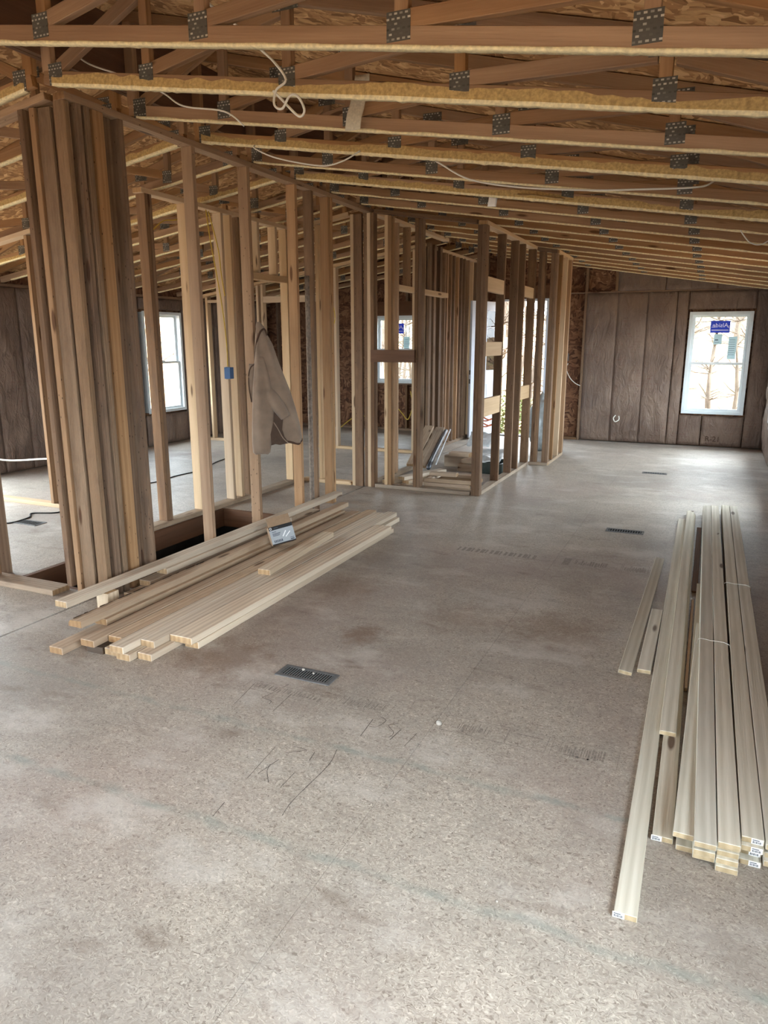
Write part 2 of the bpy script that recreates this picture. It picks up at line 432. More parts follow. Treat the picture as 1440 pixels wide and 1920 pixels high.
def add_tube(bm, pts, r, sides=6, r1=None, cap=True):
    n = len(pts); rings = []
    up = Vector((0, 0, 1))
    for i, p in enumerate(pts):
        d = (pts[min(i + 1, n - 1)] - pts[max(i - 1, 0)]).normalized()
        a = d.cross(up)
        if a.length < .05: a = d.cross(Vector((1, 0, 0)))
        a.normalize(); b = d.cross(a)
        rr = r if r1 is None else r + (r1 - r) * i / max(1, n - 1)
        rings.append([bm.verts.new(p + (a * math.cos(2 * PI * k / sides) + b * math.sin(2 * PI * k / sides)) * rr) for k in range(sides)])
    for i in range(n - 1):
        for k in range(sides):
            bm.faces.new((rings[i][k], rings[i][(k + 1) % sides], rings[i + 1][(k + 1) % sides], rings[i + 1][k]))
    if cap:
        bm.faces.new(rings[0][::-1]); bm.faces.new(rings[-1])

def tube(name, pts, r, mat, parent=None, sides=8, smooth=6, label=None):
    pts = catmull(pts, smooth); o = pts[0].copy()
    bm = bmesh.new(); add_tube(bm, [p - o for p in pts], r, sides)
    return place(name, bm_mesh(bm, mat, True), None, Matrix.Translation(o), parent, label)

def prism(name, poly, axis, t0, t1, mat, parent=None, label=None):
    """polygon in (u,z), extruded along 'x' or 'y' from t0 to t1"""
    bm = bmesh.new()
    f = (lambda u, z, t: (u, t, z)) if axis == 'y' else (lambda u, z, t: (t, u, z))
    a = [bm.verts.new(f(u, z, t0)) for u, z in poly]; b = [bm.verts.new(f(u, z, t1)) for u, z in poly]
    bm.faces.new(a); bm.faces.new(b[::-1])
    n = len(poly)
    for i in range(n): bm.faces.new((a[i], b[i], b[(i + 1) % n], a[(i + 1) % n]))
    bmesh.ops.recalc_face_normals(bm, faces=bm.faces)
    return place(name, bm_mesh(bm, mat), None, Matrix.Identity(4), parent, label)

def multibox(boxes, mat, bev=0.0):
    bm = bmesh.new()
    for (x0, x1, y0, y1, z0, z1) in boxes:
        r = bmesh.ops.create_cube(bm, size=1)
        bmesh.ops.scale(bm, vec=(x1 - x0, y1 - y0, z1 - z0), verts=r['verts'])
        bmesh.ops.translate(bm, vec=((x0 + x1) / 2, (y0 + y1) / 2, (z0 + z1) / 2), verts=r['verts'])
    return bm_mesh(bm, mat)

# ------------------------------------------------------------------ floor
HOLE = (-4.15, -3.41, 3.20, 5.50)
def split(rect, hole):
    x0, x1, y0, y1 = rect; a0, a1, b0, b1 = hole
    if x1 <= a0 or x0 >= a1 or y1 <= b0 or y0 >= b1: return [rect]
    out = []
    if x0 < a0: out.append((x0, a0, y0, y1)); x0 = a0
    if x1 > a1: out.append((a1, x1, y0, y1)); x1 = a1
    if y0 < b0: out.append((x0, x1, y0, b0)); y0 = b0
    if y1 > b1: out.append((x0, x1, b1, y1))
    return out
floor = place('floor', multibox([(SEAM + .012, XR + .1, YB - .1, YF + .12, -.17, -.023), (XL - .1, HOLE[0], YB - .1, YF + .12, -.17, -.023),
                                 (HOLE[0], SEAM - .012, YB - .1, HOLE[2], -.17, -.023), (HOLE[0], SEAM - .012, HOLE[3], YF + .12, -.17, -.023)], 'joist'),
              None, Matrix.Identity(4))
tag(floor, 'grey beige particle board subfloor with scuffs and pencil marks', 'floor', kind='structure')
def floor_sheets(xa, xb):
    x = xa; col = 0
    while x < xb - .01:
        x2 = min(x + 2.44, xb); y = YB - (1.22 if False else 0)
        row = 0
        while y < YF + .09:
            y2 = min(y + 1.22, YF + .1)
            for r in split((x + .0006, x2 - .0006, y + .0006, y2 - .0006), HOLE):
                if r[1] - r[0] > .01 and r[3] - r[2] > .01:
                    tb('floor_panel', r[0], r[1], r[2], r[3], -.022, 0, 'floor', floor, bev=.0)
            y = y2; row += 1
        x = x2
floor_sheets(SEAM + .008, XR + .08)
floor_sheets(XL - .08, SEAM - .008)

# the opening in the floor behind the long wall
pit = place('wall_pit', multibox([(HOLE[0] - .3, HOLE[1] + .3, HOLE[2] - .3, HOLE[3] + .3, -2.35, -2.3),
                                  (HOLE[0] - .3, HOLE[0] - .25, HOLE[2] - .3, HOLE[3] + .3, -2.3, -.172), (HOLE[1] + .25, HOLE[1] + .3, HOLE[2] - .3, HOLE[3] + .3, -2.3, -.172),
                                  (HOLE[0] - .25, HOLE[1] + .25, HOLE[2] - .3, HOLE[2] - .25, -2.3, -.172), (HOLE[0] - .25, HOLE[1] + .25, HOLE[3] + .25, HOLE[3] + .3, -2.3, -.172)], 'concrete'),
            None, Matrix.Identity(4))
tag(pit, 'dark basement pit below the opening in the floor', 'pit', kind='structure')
rim = empty('trim_1', (HOLE[0], HOLE[2], -.24)); tag(rim, 'brown joists framing the dark opening in the floor', 'floor framing', kind='structure')
tb('joist', HOLE[0], HOLE[0] + .038, HOLE[2], HOLE[3], -.165, -.001, 'joist', rim)
tb('joist', HOLE[1] - .006, HOLE[1] + .03, HOLE[2], HOLE[3], -.165, -.024, 'joist', rim)
tb('joist', HOLE[0] + .04, HOLE[1] - .008, HOLE[2], HOLE[2] + .038, -.165, -.001, 'joist', rim)
tb('joist', HOLE[0] + .04, HOLE[1] - .008, HOLE[3] - .038, HOLE[3], -.165, -.001, 'joist', rim)

# ------------------------------------------------------------------ marks on the floor
def ribbon(name, pts, w, mat, z=.0006, parent=floor, smooth=5):
    pts = catmull([(x, y, z) for x, y in pts], smooth)
    bm = bmesh.new(); prev = None
    for i, p in enumerate(pts):
        d = (pts[min(i + 1, len(pts) - 1)] - pts[max(i - 1, 0)]).normalized(); nrm = Vector((-d.y, d.x, 0)) * w * .5 * (.6 + .6 * random.random())
        cur = (bm.verts.new(p + nrm), bm.verts.new(p - nrm))
        if prev: bm.faces.new((prev[0], prev[1], cur[1], cur[0]))
        prev = cur
    return place(name, bm_mesh(bm, mat), None, Matrix.Identity(4), parent)
PEN = [[(-1.81, 2.57), (-1.78, 2.37)], [(-1.6, 2.55), (-1.59, 2.38)], [(-1.66, 2.63), (-1.69, 2.5), (-1.70, 2.47), (-1.65, 2.46), (-1.64, 2.43)],
       [(-1.43, 2.15), (-1.41, 1.93)], [(-1.37, 2.08), (-1.39, 1.97)], [(-1.38, 2.04), (-1.37, 2.0), (-1.325, 1.94)], [(-1.27, 2.03), (-1.27, 1.93)],
       [(-1.2, 2.23), (-1.18, 2.12), (-1.19, 1.89), (-1.18, 1.8)], [(-1.17, 2.5), (-1.16, 2.36)], [(-1.15, 2.53), (-1.115, 2.51), (-1.13, 2.45), (-1.16, 2.44)],
       [(-1.06, 2.51), (-1.09, 2.48), (-1.05, 2.44), (-1.05, 2.40), (-1.08, 2.39)], [(-1.03, 2.47), (-1.04, 2.38)], [(-.96, 2.47), (-.97, 2.36)],
       [(-1.37, 2.18), (-1.31, 2.18), (-1.37, 2.13)], [(-1.27, 2.18), (-1.26, 2.12)], [(-1.4, 1.78), (-1.39, 1.7)]]
for p in PEN: ribbon('pencil_mark', p, .0030, 'pen')
def stamp(x0, x1, y0, y1, bars):
    w = .003
    for pts in ([(x0, y0), (x1, y0)], [(x0, y1), (x1, y1)], [(x0, y0), (x0, y1)], [(x1, y0), (x1, y1)]):
        ribbon('stamp_line', pts, w, 'stamp')
    bm = bmesh.new()
    for (a, b, c, d) in bars:
        u0 = x0 + (x1 - x0) * a; u1 = x0 + (x1 - x0) * b; v0 = y0 + (y1 - y0) * c; v1 = y0 + (y1 - y0) * d
        bm.faces.new([bm.verts.new((u, v, .0006)) for u, v in ((u0, v0), (u1, v0), (u1, v1), (u0, v1))])
    place('stamp_print', bm_mesh(bm, 'stamp'), None, Matrix.Identity(4), floor)
def bars(seed, lo, hi, n):
    rd = random.Random(seed); out = []
    x = lo
    while x < hi:
        w = rd.choice((.008, .012, .02, .03)); c = rd.choice((.15, .25, .3)); d = rd.choice((.6, .75, .85))
        out.append((x, x + w, c, d)); x += w + rd.choice((.008, .012, .022))
    return out
stamp(-.89, -.46, 2.54, 2.665, bars(1, .15, .45, 9) + [(.62, .63, .1, .9), (.7, .95, .72, .78)])
stamp(-.44, -.19, 2.53, 2.66, bars(2, .1, .8, 9) + [(.2, .6, .2, .26)])
stamp(-.86, -.46, 5.0, 5.19, [(.0, .12, .05, .95)] + bars(3, .2, .75, 9)); stamp(-.45, -.28, 5.0, 5.2, bars(4, .05, .9, 7))
stamp(-1.40, -1.13, 2.545, 2.665, bars(5, .1, .9, 8)); stamp(-1.84, -1.42, 2.52, 2.60, bars(6, .1, .9, 8))
place('stamp_print', (lambda bm: bm_mesh(bm, 'stamp'))((lambda bm: ([bm.faces.new([bm.verts.new((-1.66 + .036 * i + dx, 5.06 + dy, .0006)) for dx, dy in ((0, 0), (.014 + .008 * (i % 3), 0), (.014 + .008 * (i % 3), .09), (0, .1))]) for i in range(17)], bm)[1])(bmesh.new())), None, Matrix.Identity(4), floor)

# ------------------------------------------------------------------ roof sheets and trusses
roof = empty('ceiling', (SEAM, 4.5, 3.4)); tag(roof, 'orange brown strand board roof sheathing above the trusses', 'roof sheathing', kind='structure')
SL = math.sqrt(1 + .25 ** 2)
for side in (1, -1):
    n = 4; width = (XR + .55 - SEAM) * SL / n
    for i in range(n):
        for j in range(7):
            y0 = YB - .5 + j * 2.44 - (1.22 if i % 2 else 0); y1 = y0 + 2.4392
            y1 = min(y1, YF + .6)
            if y0 > YF + .3: continue
            s = (i + .5) * width
            x = SEAM + side * s / SL; z = zt(SEAM + s / SL) + .0935 * SL + .006
            me = boxmesh(width - .0012, y1 - y0, .011, M['osb_roof'], 0)
            R = Matrix.Rotation(side * math.atan(.25), 4, 'Y')
            place('roof_sheet', me, None, Matrix.Translation((x, (y0 + y1) / 2, z)) @ R, roof)
for side in (1, -1):  # unseen sheets added above to stop sky leaking through the panel joints
    wd = (XR + .55 - SEAM) * SL
    place('roofing_felt', boxmesh(wd, YF - YB + 2.2, .004, M['black'], 0), None, Matrix.Translation((SEAM + side * wd / 2 / SL, (YF + YB) / 2, zt(SEAM + wd / 2 / SL) + .0935 * SL + .0165)) @ Matrix.Rotation(side * math.atan(.25), 4, 'Y'), roof)
# ridge board on the marriage line
ridge = empty('trim_2', (SEAM, 4.5, 2.98)); tag(ridge, 'brown plywood ridge beam along the peak of the ceiling', 'ridge beam', kind='structure')
for sx in (1, -1):
    for j in range(6):
        y0 = YB + .1 + j * 2.44
        tb('beam_panel', SEAM + (.004 if sx > 0 else -.036), SEAM + (.036 if sx > 0 else -.004), y0, min(y0 + 2.436, YF - .01), 2.99, 3.36, 'joist', ridge, bev=.001)

def foam_strip(x0, x1, heavy, seed, side):
    """lumpy glue left on the lower edge and front of a chord; local frame: chord lower edge is z=0 at x"""
    rd = random.Random(seed); bm = bmesh.new(); n = 150; prev = None
    for i in range(n + 1):
        u = i / n; x = x0 + (x1 - x0) * u; zb = zc(x)
        h = (.048 + .026 * noise.noise((x * 1.9, seed, 0)) + .012 * noise.noise((x * 13, seed, 3))) if heavy else (.007 + .006 * noise.noise((x * 6, seed, 0)))
        h = max(.003, min(.0625, h))
        b = (.0022 if heavy else .0025) * (1 + .8 * noise.noise((x * 23, seed, 7)))
        dr = .004 + (.006 if heavy else .003) * (noise.noise((x * 40, seed, 5)) + .4) * (1 if rd.random() < .8 else 1.8)
        row = [bm.verts.new(v) for v in ((x, -.0002, zb + h), (x, -max(.001, b), zb + h * .7 + .002 * rd.random()), (x, -max(.0015, b * 1.3), zb + h * (.16 if heavy else .3)), (x, -.003, zb - max(0, dr)),
                                         (x, .012, zb - max(.001, dr * .8)), (x, .040, zb - max(.001, dr * .6)), (x, .0385, zb + .002))]
        if prev:
            for k in range(6): bm.faces.new((prev[k], prev[k + 1], row[k + 1], row[k])).material_index = 1 if k >= 2 else 0  # lower edge and underside take the brightened foam colour
        prev = row
    bmesh.ops.recalc_face_normals(bm, faces=bm.faces)
    me = bm_mesh(bm, 'foam' if heavy else 'foam_pale', True); me.materials.append(M['foam_pale']); return me

ORD = ['first', 'second', 'third', 'fourth', 'fifth', 'sixth', 'seventh', 'eighth', 'ninth', 'tenth', 'eleventh', 'twelfth', 'thirteenth', 'fourteenth', 'fifteenth', 'sixteenth', 'seventeenth', 'eighteenth']
NODES = [-2.65, -1.86, -1.05, -.26]
TH = .038
def mx(x, side): return x if side > 0 else 2 * SEAM - x
FOAM = {}
for side in (1, -1):
    for var in range(4):
        heavy = var % 2 == 1
        a = mx(-3.27, side); b = mx(.69, side)
        FOAM[side, var] = foam_strip(min(a, b), max(a, b), heavy, 11 * var + side, side)
def truss(side, k):
    y = 2.48 + .612 * k
    root = empty('roof_truss', (mx(-1.3, side), y, zc(mx(-1.3, side))))
    yc = y + TH / 2
    X = lambda x: mx(x, side)
    def bc(x): return zc(X(x))            # lower edge of bottom chord
    CH = .064; cb = CH * math.sqrt(1 + .155 ** 2); ct = CH * SL; up = .089 * SL - ct
    def tu(x): return zt(X(x)) + up       # underside of top chord
    xe = .71 if side > 0 else .86
    beam('bottom_chord', (X(-3.325), yc, bc(-3.325) + cb / 2), (X(xe), yc, bc(xe) + cb / 2), TH, CH, 'chord', root)
    beam('top_chord', (X(-3.325), yc, tu(-3.325) + ct / 2), (X(xe), yc, tu(xe) + ct / 2), TH, CH, 'chord', root)
    for x in [-3.30] + NODES:
        hw = .032 if x < -3 else .024
        tb('web', X(x) - hw, X(x) + hw, y, y + TH, bc(x) + cb - .004, tu(x) + .006, 'chord', root)
    pts = [-3.25] + NODES
    for a, b in zip(pts[:-1], pts[1:]):
        beam('web', (X(a + .03), yc, bc(a + .03) + cb + .022), (X(b - .03), yc, tu(b - .03) - .022), TH - .001, .060, 'chord', root)
    beam('web', (X(-.22), yc, tu(-.22) - .02), (X(.36), yc, bc(.36) + cb + .01), TH - .001, .060, 'chord', root)
    for x in NODES:
        for (zz, w, h) in ((bc(x) + cb - .002, .085, .09), (tu(x) + .002, .13, .06)):
            place('truss_plate', boxmesh(w, .0016, h, M['gang'], 0), None, Matrix.Translation((X(x) + .004 * ((k * 7) % 5 - 2), y - .0009, zz)), root)
    place('truss_plate', boxmesh(.09, .0016, .10, M['gang'], 0), None, Matrix.Translation((X(-3.24), y - .0009, bc(-3.24) + .05)), root)
    place('glue_residue', FOAM[side, k % 4 if k < 6 else 2 * (k % 2)], None, Matrix.Translation((0, y, 0)), root)
    if side > 0:
        if k < 0: lab = 'roof truss above the camera, ahead of the first truss in view' if k == -1 else 'roof truss nearest above the camera at the top edge'
        else: lab = '%s roof truss from the camera over the open right room' % ORD[k]
    else:
        lab = '%s roof truss from the near end over the left rooms' % ORD[k]
    tag(root, lab, 'truss', 'roof trusses over the right room' if side > 0 else 'roof trusses over the left rooms')
for k in range(-1, 16): truss(1, k)
for k in range(0, 16): truss(-1, k)

# ------------------------------------------------------------------ exterior walls
def wall_sheath(name, axis, t0, t1, u0, u1, openings, ztop, mat, label):
    """sheathing with rectangular openings; ztop(u) may slope"""
    cuts = sorted({u0, u1, *[o[0] for o in openings], *[o[1] for o in openings], *([SEAM] if axis == 'y' else [])})
    bm = bmesh.new()
    f = (lambda u, z, t: (u, t, z)) if axis == 'y' else (lambda u, z, t: (t, u, z))
    def poly(ps):
        a = [bm.verts.new(f(u, z, t0)) for u, z in ps]; b = [bm.verts.new(f(u, z, t1)) for u, z in ps]
        bm.faces.new(a); bm.faces.new(b[::-1]); n = len(ps)
        for i in range(n): bm.faces.new((a[i], b[i], b[(i + 1) % n], a[(i + 1) % n]))
    for a, b in zip(cuts[:-1], cuts[1:]):
        mid = (a + b) / 2; op = [o for o in openings if o[0] < mid < o[1]]
        if op:
            o = op[0]
            if o[2] > -.2: poly([(a, -.24), (b, -.24), (b, o[2]), (a, o[2])])
            poly([(a, o[3]), (b, o[3]), (b, ztop(b)), (a, ztop(a))])
        else: poly([(a, -.24), (b, -.24), (b, ztop(b)), (a, ztop(a))])
    bmesh.ops.recalc_face_normals(bm, faces=bm.faces)
    o = place(name, bm_mesh(bm, mat), None, Matrix.Identity(4))
    return tag(o, label, 'wall', kind='structure')
zroof = lambda x: zt(x) + .0965
wall_far = wall_sheath('wall_far', 'y', YF + .09, YF + .102, XL - .1, XR + .1, [WIN_FAR, WIN_MID, DOOR], zroof, 'osb_wall', 'far end wall of brown strand board and kraft faced insulation')
wall_near = wall_sheath('wall_near', 'y', YB - .1, YB - .09, XL - .1, XR + .1, [ADDED_OPEN2, ADDED_OPEN], zroof, 'osb_wall', 'near end wall behind the camera')
wall_right = wall_sheath('wall_right', 'x', XR + .09, XR + .1, YB - .1, YF + .1, WIN_RIGHT, lambda u: 2.384, 'osb_wall', 'right side wall lined with kraft faced insulation')
wall_left = wall_sheath('wall_left', 'x', XL - .1, XL - .09, YB - .1, YF + .1, [WIN_LEFT] + WIN_LEFT_ADDED, lambda u: 2.35, 'osb_wall', 'left side wall lined with kraft faced insulation')

def batt(parent, axis, plane, sgn, u0, u1, z0, z1, seed, ztopf=None, name='insulation_batt'):
    """kraft faced batt: a wrinkled sheet bulging towards sgn"""
    nu = max(6, int((u1 - u0) / .04)); nz = max(6, int((z1 - z0) / .05)); bm = bmesh.new(); grid = []
    for j in range(nz + 1):
        row = []
        for i in range(nu + 1):
            u = u0 + (u1 - u0) * i / nu; top = ztopf(u) if ztopf else z1; z = z0 + (top - z0) * j / nz
            e = max(0.0, math.sin(PI * i / nu)) ** .5 * min(1, math.sin(PI * min(1, max(0, j / nz))) * 4 + .05)
            d = .008 * e + .014 * e * noise.noise((u * 7, z * 3.2, seed)) + .024 * e * (1 - abs(noise.noise((u * 3.1 + z * 2.6 + seed, z * 2.2 - u * 3, seed + 9)))) ** 8 + .010 * abs(noise.noise((u * 5 + z * 6, z * 5 - u * 6, seed + 4))) * e
            row.append(bm.verts.new((u, plane + sgn * d, z) if axis == 'y' else (plane + sgn * d, u, z)))
        grid.append(row)
    for j in range(nz):
        for i in range(nu):
            q = (grid[j][i], grid[j][i + 1], grid[j + 1][i + 1], grid[j + 1][i]); bm.faces.new(q)
    # back sheet gives the batt its thickness
    r = bmesh.ops.extrude_face_region(bm, geom=bm.faces[:])
    vs = [v for v in r['geom'] if isinstance(v, bmesh.types.BMVert)]
    for v in vs:
        if axis == 'y': v.co.y = plane - sgn * .05
        else: v.co.x = plane - sgn * .05
    bmesh.ops.recalc_face_normals(bm, faces=bm.faces)
    return place(name, bm_mesh(bm, 'kraft', True), None, Matrix.Identity(4), parent)

# far wall, right of the hall
PL = 2.27
edges = [-1.875, -1.42, -.99, -.58]
for i, (a, b) in enumerate(zip(edges[:-1], edges[1:])): batt(wall_far, 'y', YF, -1, a + .0008, b - .0008, .012, PL - .01, i)
batt(wall_far, 'y', YF, -1, -.572, -.42, .012, PL - .01, 8)
batt(wall_far, 'y', YF, -1, -.41, -.10, .02, .46, 9); b21 = batt(wall_far, 'y', YF, -1, -.085, .47, .02, .455, 10)
batt(wall_far, 'y', YF, -1, .48, XR, .012, PL - .01, 11); batt(wall_far, 'y', YF, -1, -.41, .475, 2.0, PL - .01, 12)
for i, (a, b) in enumerate(zip([-1.43, -.75, -.05], [-.76, -.06, XR])): batt(wall_far, 'y', YF, -1, a, b, PL + .012, 2.6, 20 + i, lambda u: zc(u) + .06)
wt = 'stud_old'
tb('plate', -2.44, XR, YF - .002, YF + .088, PL - .008, PL + .01, wt, wall_far)
for x in (-2.42, -1.915, -1.47): tb('stud', x, x + .038, YF, YF + .089, 0 if x < -1.5 else PL + .012, PL - .01 if x < -2.3 else zroof(x) - .11, wt, wall_far)
tb('plate', -2.44, -1.9, YF, YF + .089, .001, .039, wt, wall_far)
# bare framing left of the door
for x in (-7.5, -7.1, -6.7, -6.3, -5.9, -5.51, -5.3, -4.9, -4.70, -4.3, -3.9, -3.5, -3.30):
    lo = WIN_MID[0] - .02 < x < WIN_MID[1] - .01
    if lo: tb('stud', x, x + .038, YF, YF + .089, .04, WIN_MID[2] - .04, wt, wall_far); tb('stud', x, x + .038, YF, YF + .089, WIN_MID[3] + .25, zroof(x) - .14, wt, wall_far)
    else: tb('stud', x, x + .038, YF, YF + .089, .04, zroof(x) - .14, wt, wall_far)
tb('plate', XL, -3.262, YF, YF + .089, .001, .039, wt, wall_far)
tb('window_sill_plate', -5.47, -4.7, YF, YF + .089, WIN_MID[2] - .04, WIN_MID[2] - .002, wt, wall_far)
tb('header', -5.47, -4.7, YF - .002, YF + .089, WIN_MID[3] + .01, WIN_MID[3] + .25, 'joist', wall_far)
tb('header', -3.26, -2.43, YF - .002, YF + .089, DOOR[3] + .01, DOOR[3] + .2, 'joist', wall_far)
tb('stud', -3.28, -3.242, YF + .0, YF + .089, 0, DOOR[3] + .2, wt, wall_far)
# left wall batts
y = 5.56; i = 0
while y < YF - .2:
    y2 = min(y + .4, YF - .02)
    if y2 > WIN_LEFT[0] - .03 and y < WIN_LEFT[1] + .03:
        if y < WIN_LEFT[0] - .1: batt(wall_left, 'x', XL, 1, y + .004, WIN_LEFT[0] - .05, .01, 2.16, 40 + i)
        batt(wall_left, 'x', XL, 1, WIN_LEFT[0] - .045, WIN_LEFT[1] + .045, .01, WIN_LEFT[2] - .04, 60 + i)
        batt(wall_left, 'x', XL, 1, WIN_LEFT[0] - .045, WIN_LEFT[1] + .045, WIN_LEFT[3] + .04, 2.16, 61 + i)
        y = WIN_LEFT[1] + .05; i += 2; continue
    batt(wall_left, 'x', XL, 1, y + .004, y2 - .004, .01, 2.16, 40 + i); y = y2; i += 1
tb('plate', XL - .089, XL + .005, YB, YF, 2.165, 2.2, wt, wall_left)
# right wall batts (only the far stretch is in view)
y = 2.3; i = 0
while y < YF - .1:
    y2 = min(y + .4, YF - .02); hit = [w for w in WIN_RIGHT if y2 > w[0] - .03 and y < w[1]]
    if hit:
        w = hit[0]
        if y < w[0] - .1: batt(wall_right, 'x', XR, -1, y + .004, w[0] - .045, .01, 2.2, 80 + i)
        batt(wall_right, 'x', XR, -1, w[0] - .04, w[1] + .04, .01, w[2] - .04, 90 + i); batt(wall_right, 'x', XR, -1, w[0] - .04, w[1] + .04, w[3] + .04, 2.2, 91 + i)
        y = w[1] + .045; i += 2; continue
    batt(wall_right, 'x', XR, -1, y + .004, y2 - .004, .01, 2.2, 80 + i); y = y2; i += 1
tb('plate', XR - .005, XR + .089, YB, YF, 2.205, 2.24, wt, wall_right)

# ------------------------------------------------------------------ windows
def text_mesh(s, size, mat, mirror=False):
    cu = bpy.data.curves.new('lettering', 'FONT'); cu.body = s; cu.size = size; cu.align_x = 'CENTER'; cu.align_y = 'CENTER'; cu.extrude = .0004
    ob = bpy.data.objects.new('lettering', cu); COL.objects.link(ob)
    dg = bpy.context.evaluated_depsgraph_get()
    me = bpy.data.meshes.new_from_object(ob.evaluated_get(dg)); bpy.data.objects.remove(ob)
    if mirror:
        for v in me.vertices: v.co.x *= -1
        me.flip_normals()
    me.materials.clear(); me.materials.append(M[mat]); return me

def window(n, Mw, w, h, label, stickers=True, jamb=.10):
    """Mw maps local (x across, y outwards, z up from the sill) to the world; origin at the sill centre, inner wall face"""
    root = bpy.data.objects.new('window_%d' % n, None); COL.objects.link(root); root.matrix_world = Mw; WORLD[root.name] = Mw
    tag(root, label, 'window', kind='structure')
    def P(name, boxes, mat, par=root): return place(name, multibox(boxes, mat), None, Mw, par)
    hw = w / 2; f = .030
    P('jamb', [(-hw, -hw + f, -.012, jamb, 0, h), (hw - f, hw, -.012, jamb, 0, h), (-hw + f, hw - f, -.012, jamb, 0, f), (-hw + f, hw - f, -.012, jamb, h - f, h)], 'vinyl')
    P('casing', [(-hw - .012, -hw + .012, -.016, -.0125, -.012, h + .012), (hw - .012, hw + .012, -.016, -.0125, -.012, h + .012), (-hw + .012, hw - .012, -.016, -.0125, h - .012, h + .012), (-hw + .012, hw - .012, -.016, -.0125, -.012, .012)], 'vinyl')
    mid = h * .5; s = .042
    def sash(name, z0, z1, y0):
        o = P(name, [(-hw + f, -hw + f + s, y0, y0 + .03, z0, z1), (hw - f - s, hw - f, y0, y0 + .03, z0, z1), (-hw + f + s, hw - f - s, y0, y0 + .03, z0, z0 + s * .8), (-hw + f + s, hw - f - s, y0, y0 + .03, z1 - s * .8, z1)], 'vinyl')
        place('pane', multibox([(-hw + f + s - .004, hw - f - s + .004, y0 + .013, y0 + .017, z0 + s * .8 - .004, z1 - s * .8 + .004)], 'glass'), None, Mw, o)
    sash('lower_sash', f, mid + .018, .03); sash('upper_sash', mid - .018, h - f, .065)
    P('sash_lock', [(-.03, .03, .012, .03, mid + .018, mid + .03)], 'vinyl')
    if stickers:
        sy = .077
        st = P('blue_sticker', [(-.13, .13, sy - .001, sy, h - f - .255, h - f - .085)], 'sticker_blue'); st['label'] = 'blue sticker with mirrored white lettering'
        me = text_mesh('Alside', .085, 'sticker_white', True)
        place('lettering', me, None, Mw @ Matrix.Translation((0, sy - .0018, h - f - .15)) @ Matrix.Rotation(PI / 2, 4, 'X'), st)
        bm = bmesh.new(); add_tube(bm, [Vector((.118 + .014 * math.cos(a), sy - .0016, h - f - .172 + .014 * math.sin(a))) for a in [2 * PI * i / 14 for i in range(15)]], .0035, 5)
        place('lettering', bm_mesh(bm, 'sticker_white'), None, Mw, st)
        P('lettering', [(-.118, -.06, sy - .0018, sy - .0011, h - f - .178, h - f - .172), (-.115, .115, sy - .0018, sy - .0011, h - f - .222, h - f - .212)], 'sticker_white', st)
        p2 = P('paper_label', [(-.07, .04, sy - .001, sy, h - f - .42, h - f - .275)], 'paper_film')
        P('print', [(-.055, -.01, sy - .0016, sy - .0011, h - f - .365, h - f - .35), (-.06, .01, sy - .0016, sy - .0011, h - f - .395, h - f - .39)], 'label_ink', p2)
        p3 = P('paper_label', [(.13, .24, sy - .001, sy, h - f - .63, h - f - .31)], 'paper_film')
        P('print', [(.14, .22, sy - .0016, sy - .0011, h - f - .36 - .03 * q, h - f - .355 - .03 * q) for q in range(8)], 'label_ink', p3)
    return root
w, z = WIN_FAR[1] - WIN_FAR[0], WIN_FAR[2]
window(1, Matrix.Translation(((WIN_FAR[0] + WIN_FAR[1]) / 2, YF, z)), w, WIN_FAR[3] - z, 'white double hung window in the insulated far wall')
w, z = WIN_MID[1] - WIN_MID[0], WIN_MID[2]
window(2, Matrix.Translation(((WIN_MID[0] + WIN_MID[1]) / 2, YF, z)), w, WIN_MID[3] - z, 'smaller white window in the bare far wall seen through the closet studs')
w, z = WIN_LEFT[1] - WIN_LEFT[0], WIN_LEFT[2]
window(3, Matrix.Translation((XL, (WIN_LEFT[0] + WIN_LEFT[1]) / 2, z)) @ Matrix.Rotation(PI / 2, 4, 'Z'), w, WIN_LEFT[3] - z, 'white window in the left side wall seen between studs', False, .1)
for i, wr in enumerate(WIN_LEFT_ADDED):
    window(7 + i, Matrix.Translation((XL, (wr[0] + wr[1]) / 2, wr[2])) @ Matrix.Rotation(PI / 2, 4, 'Z'), wr[1] - wr[0], wr[3] - wr[2], ['white window in the left side wall lighting the near left room', 'white window in the left side wall behind the camera'][i], False)
for i, wr in enumerate(WIN_RIGHT):
    window((4, 5, 6, 9, 10)[i], Matrix.Translation((XR, (wr[0] + wr[1]) / 2, wr[2])) @ Matrix.Rotation(-PI / 2, 4, 'Z'), wr[1] - wr[0], wr[3] - wr[2],
           ['white window in the right wall near the far corner', 'white window in the right wall beside the camera', 'white window in the right wall behind the camera', 'white window in the right wall beyond the strip bundle', 'white window in the right wall beside the strip bundle'][i], False)

# ------------------------------------------------------------------ open entry door
door = empty('door_1', (DOOR[0], YF, 0)); tag(door, 'open white entry door with glass upper half and bright doorway', 'door', kind='structure')
place('door_frame', multibox([(DOOR[0], DOOR[0] + .035, YF - .005, YF + .11, 0, DOOR[3]), (DOOR[1] - .035, DOOR[1], YF - .005, YF + .11, 0, DOOR[3]), (DOOR[0] + .035, DOOR[1] - .035, YF - .005, YF + .11, DOOR[3] - .035, DOOR[3])], 'door_white'), None, Matrix.Identity(4), door)
place('threshold', multibox([(DOOR[0] + .035, DOOR[1] - .035, YF - .02, YF + .12, 0, .025)], 'grille'), None, Matrix.Identity(4), door)
ang = math.atan2(11.15 - YF, -3.52 - (DOOR[0] + .02)); LM = Matrix.Translation((DOOR[0] + .02, YF - .01, .03)) @ Matrix.Rotation(ang, 4, 'Z')
L, HH = .74, DOOR[3] - .075
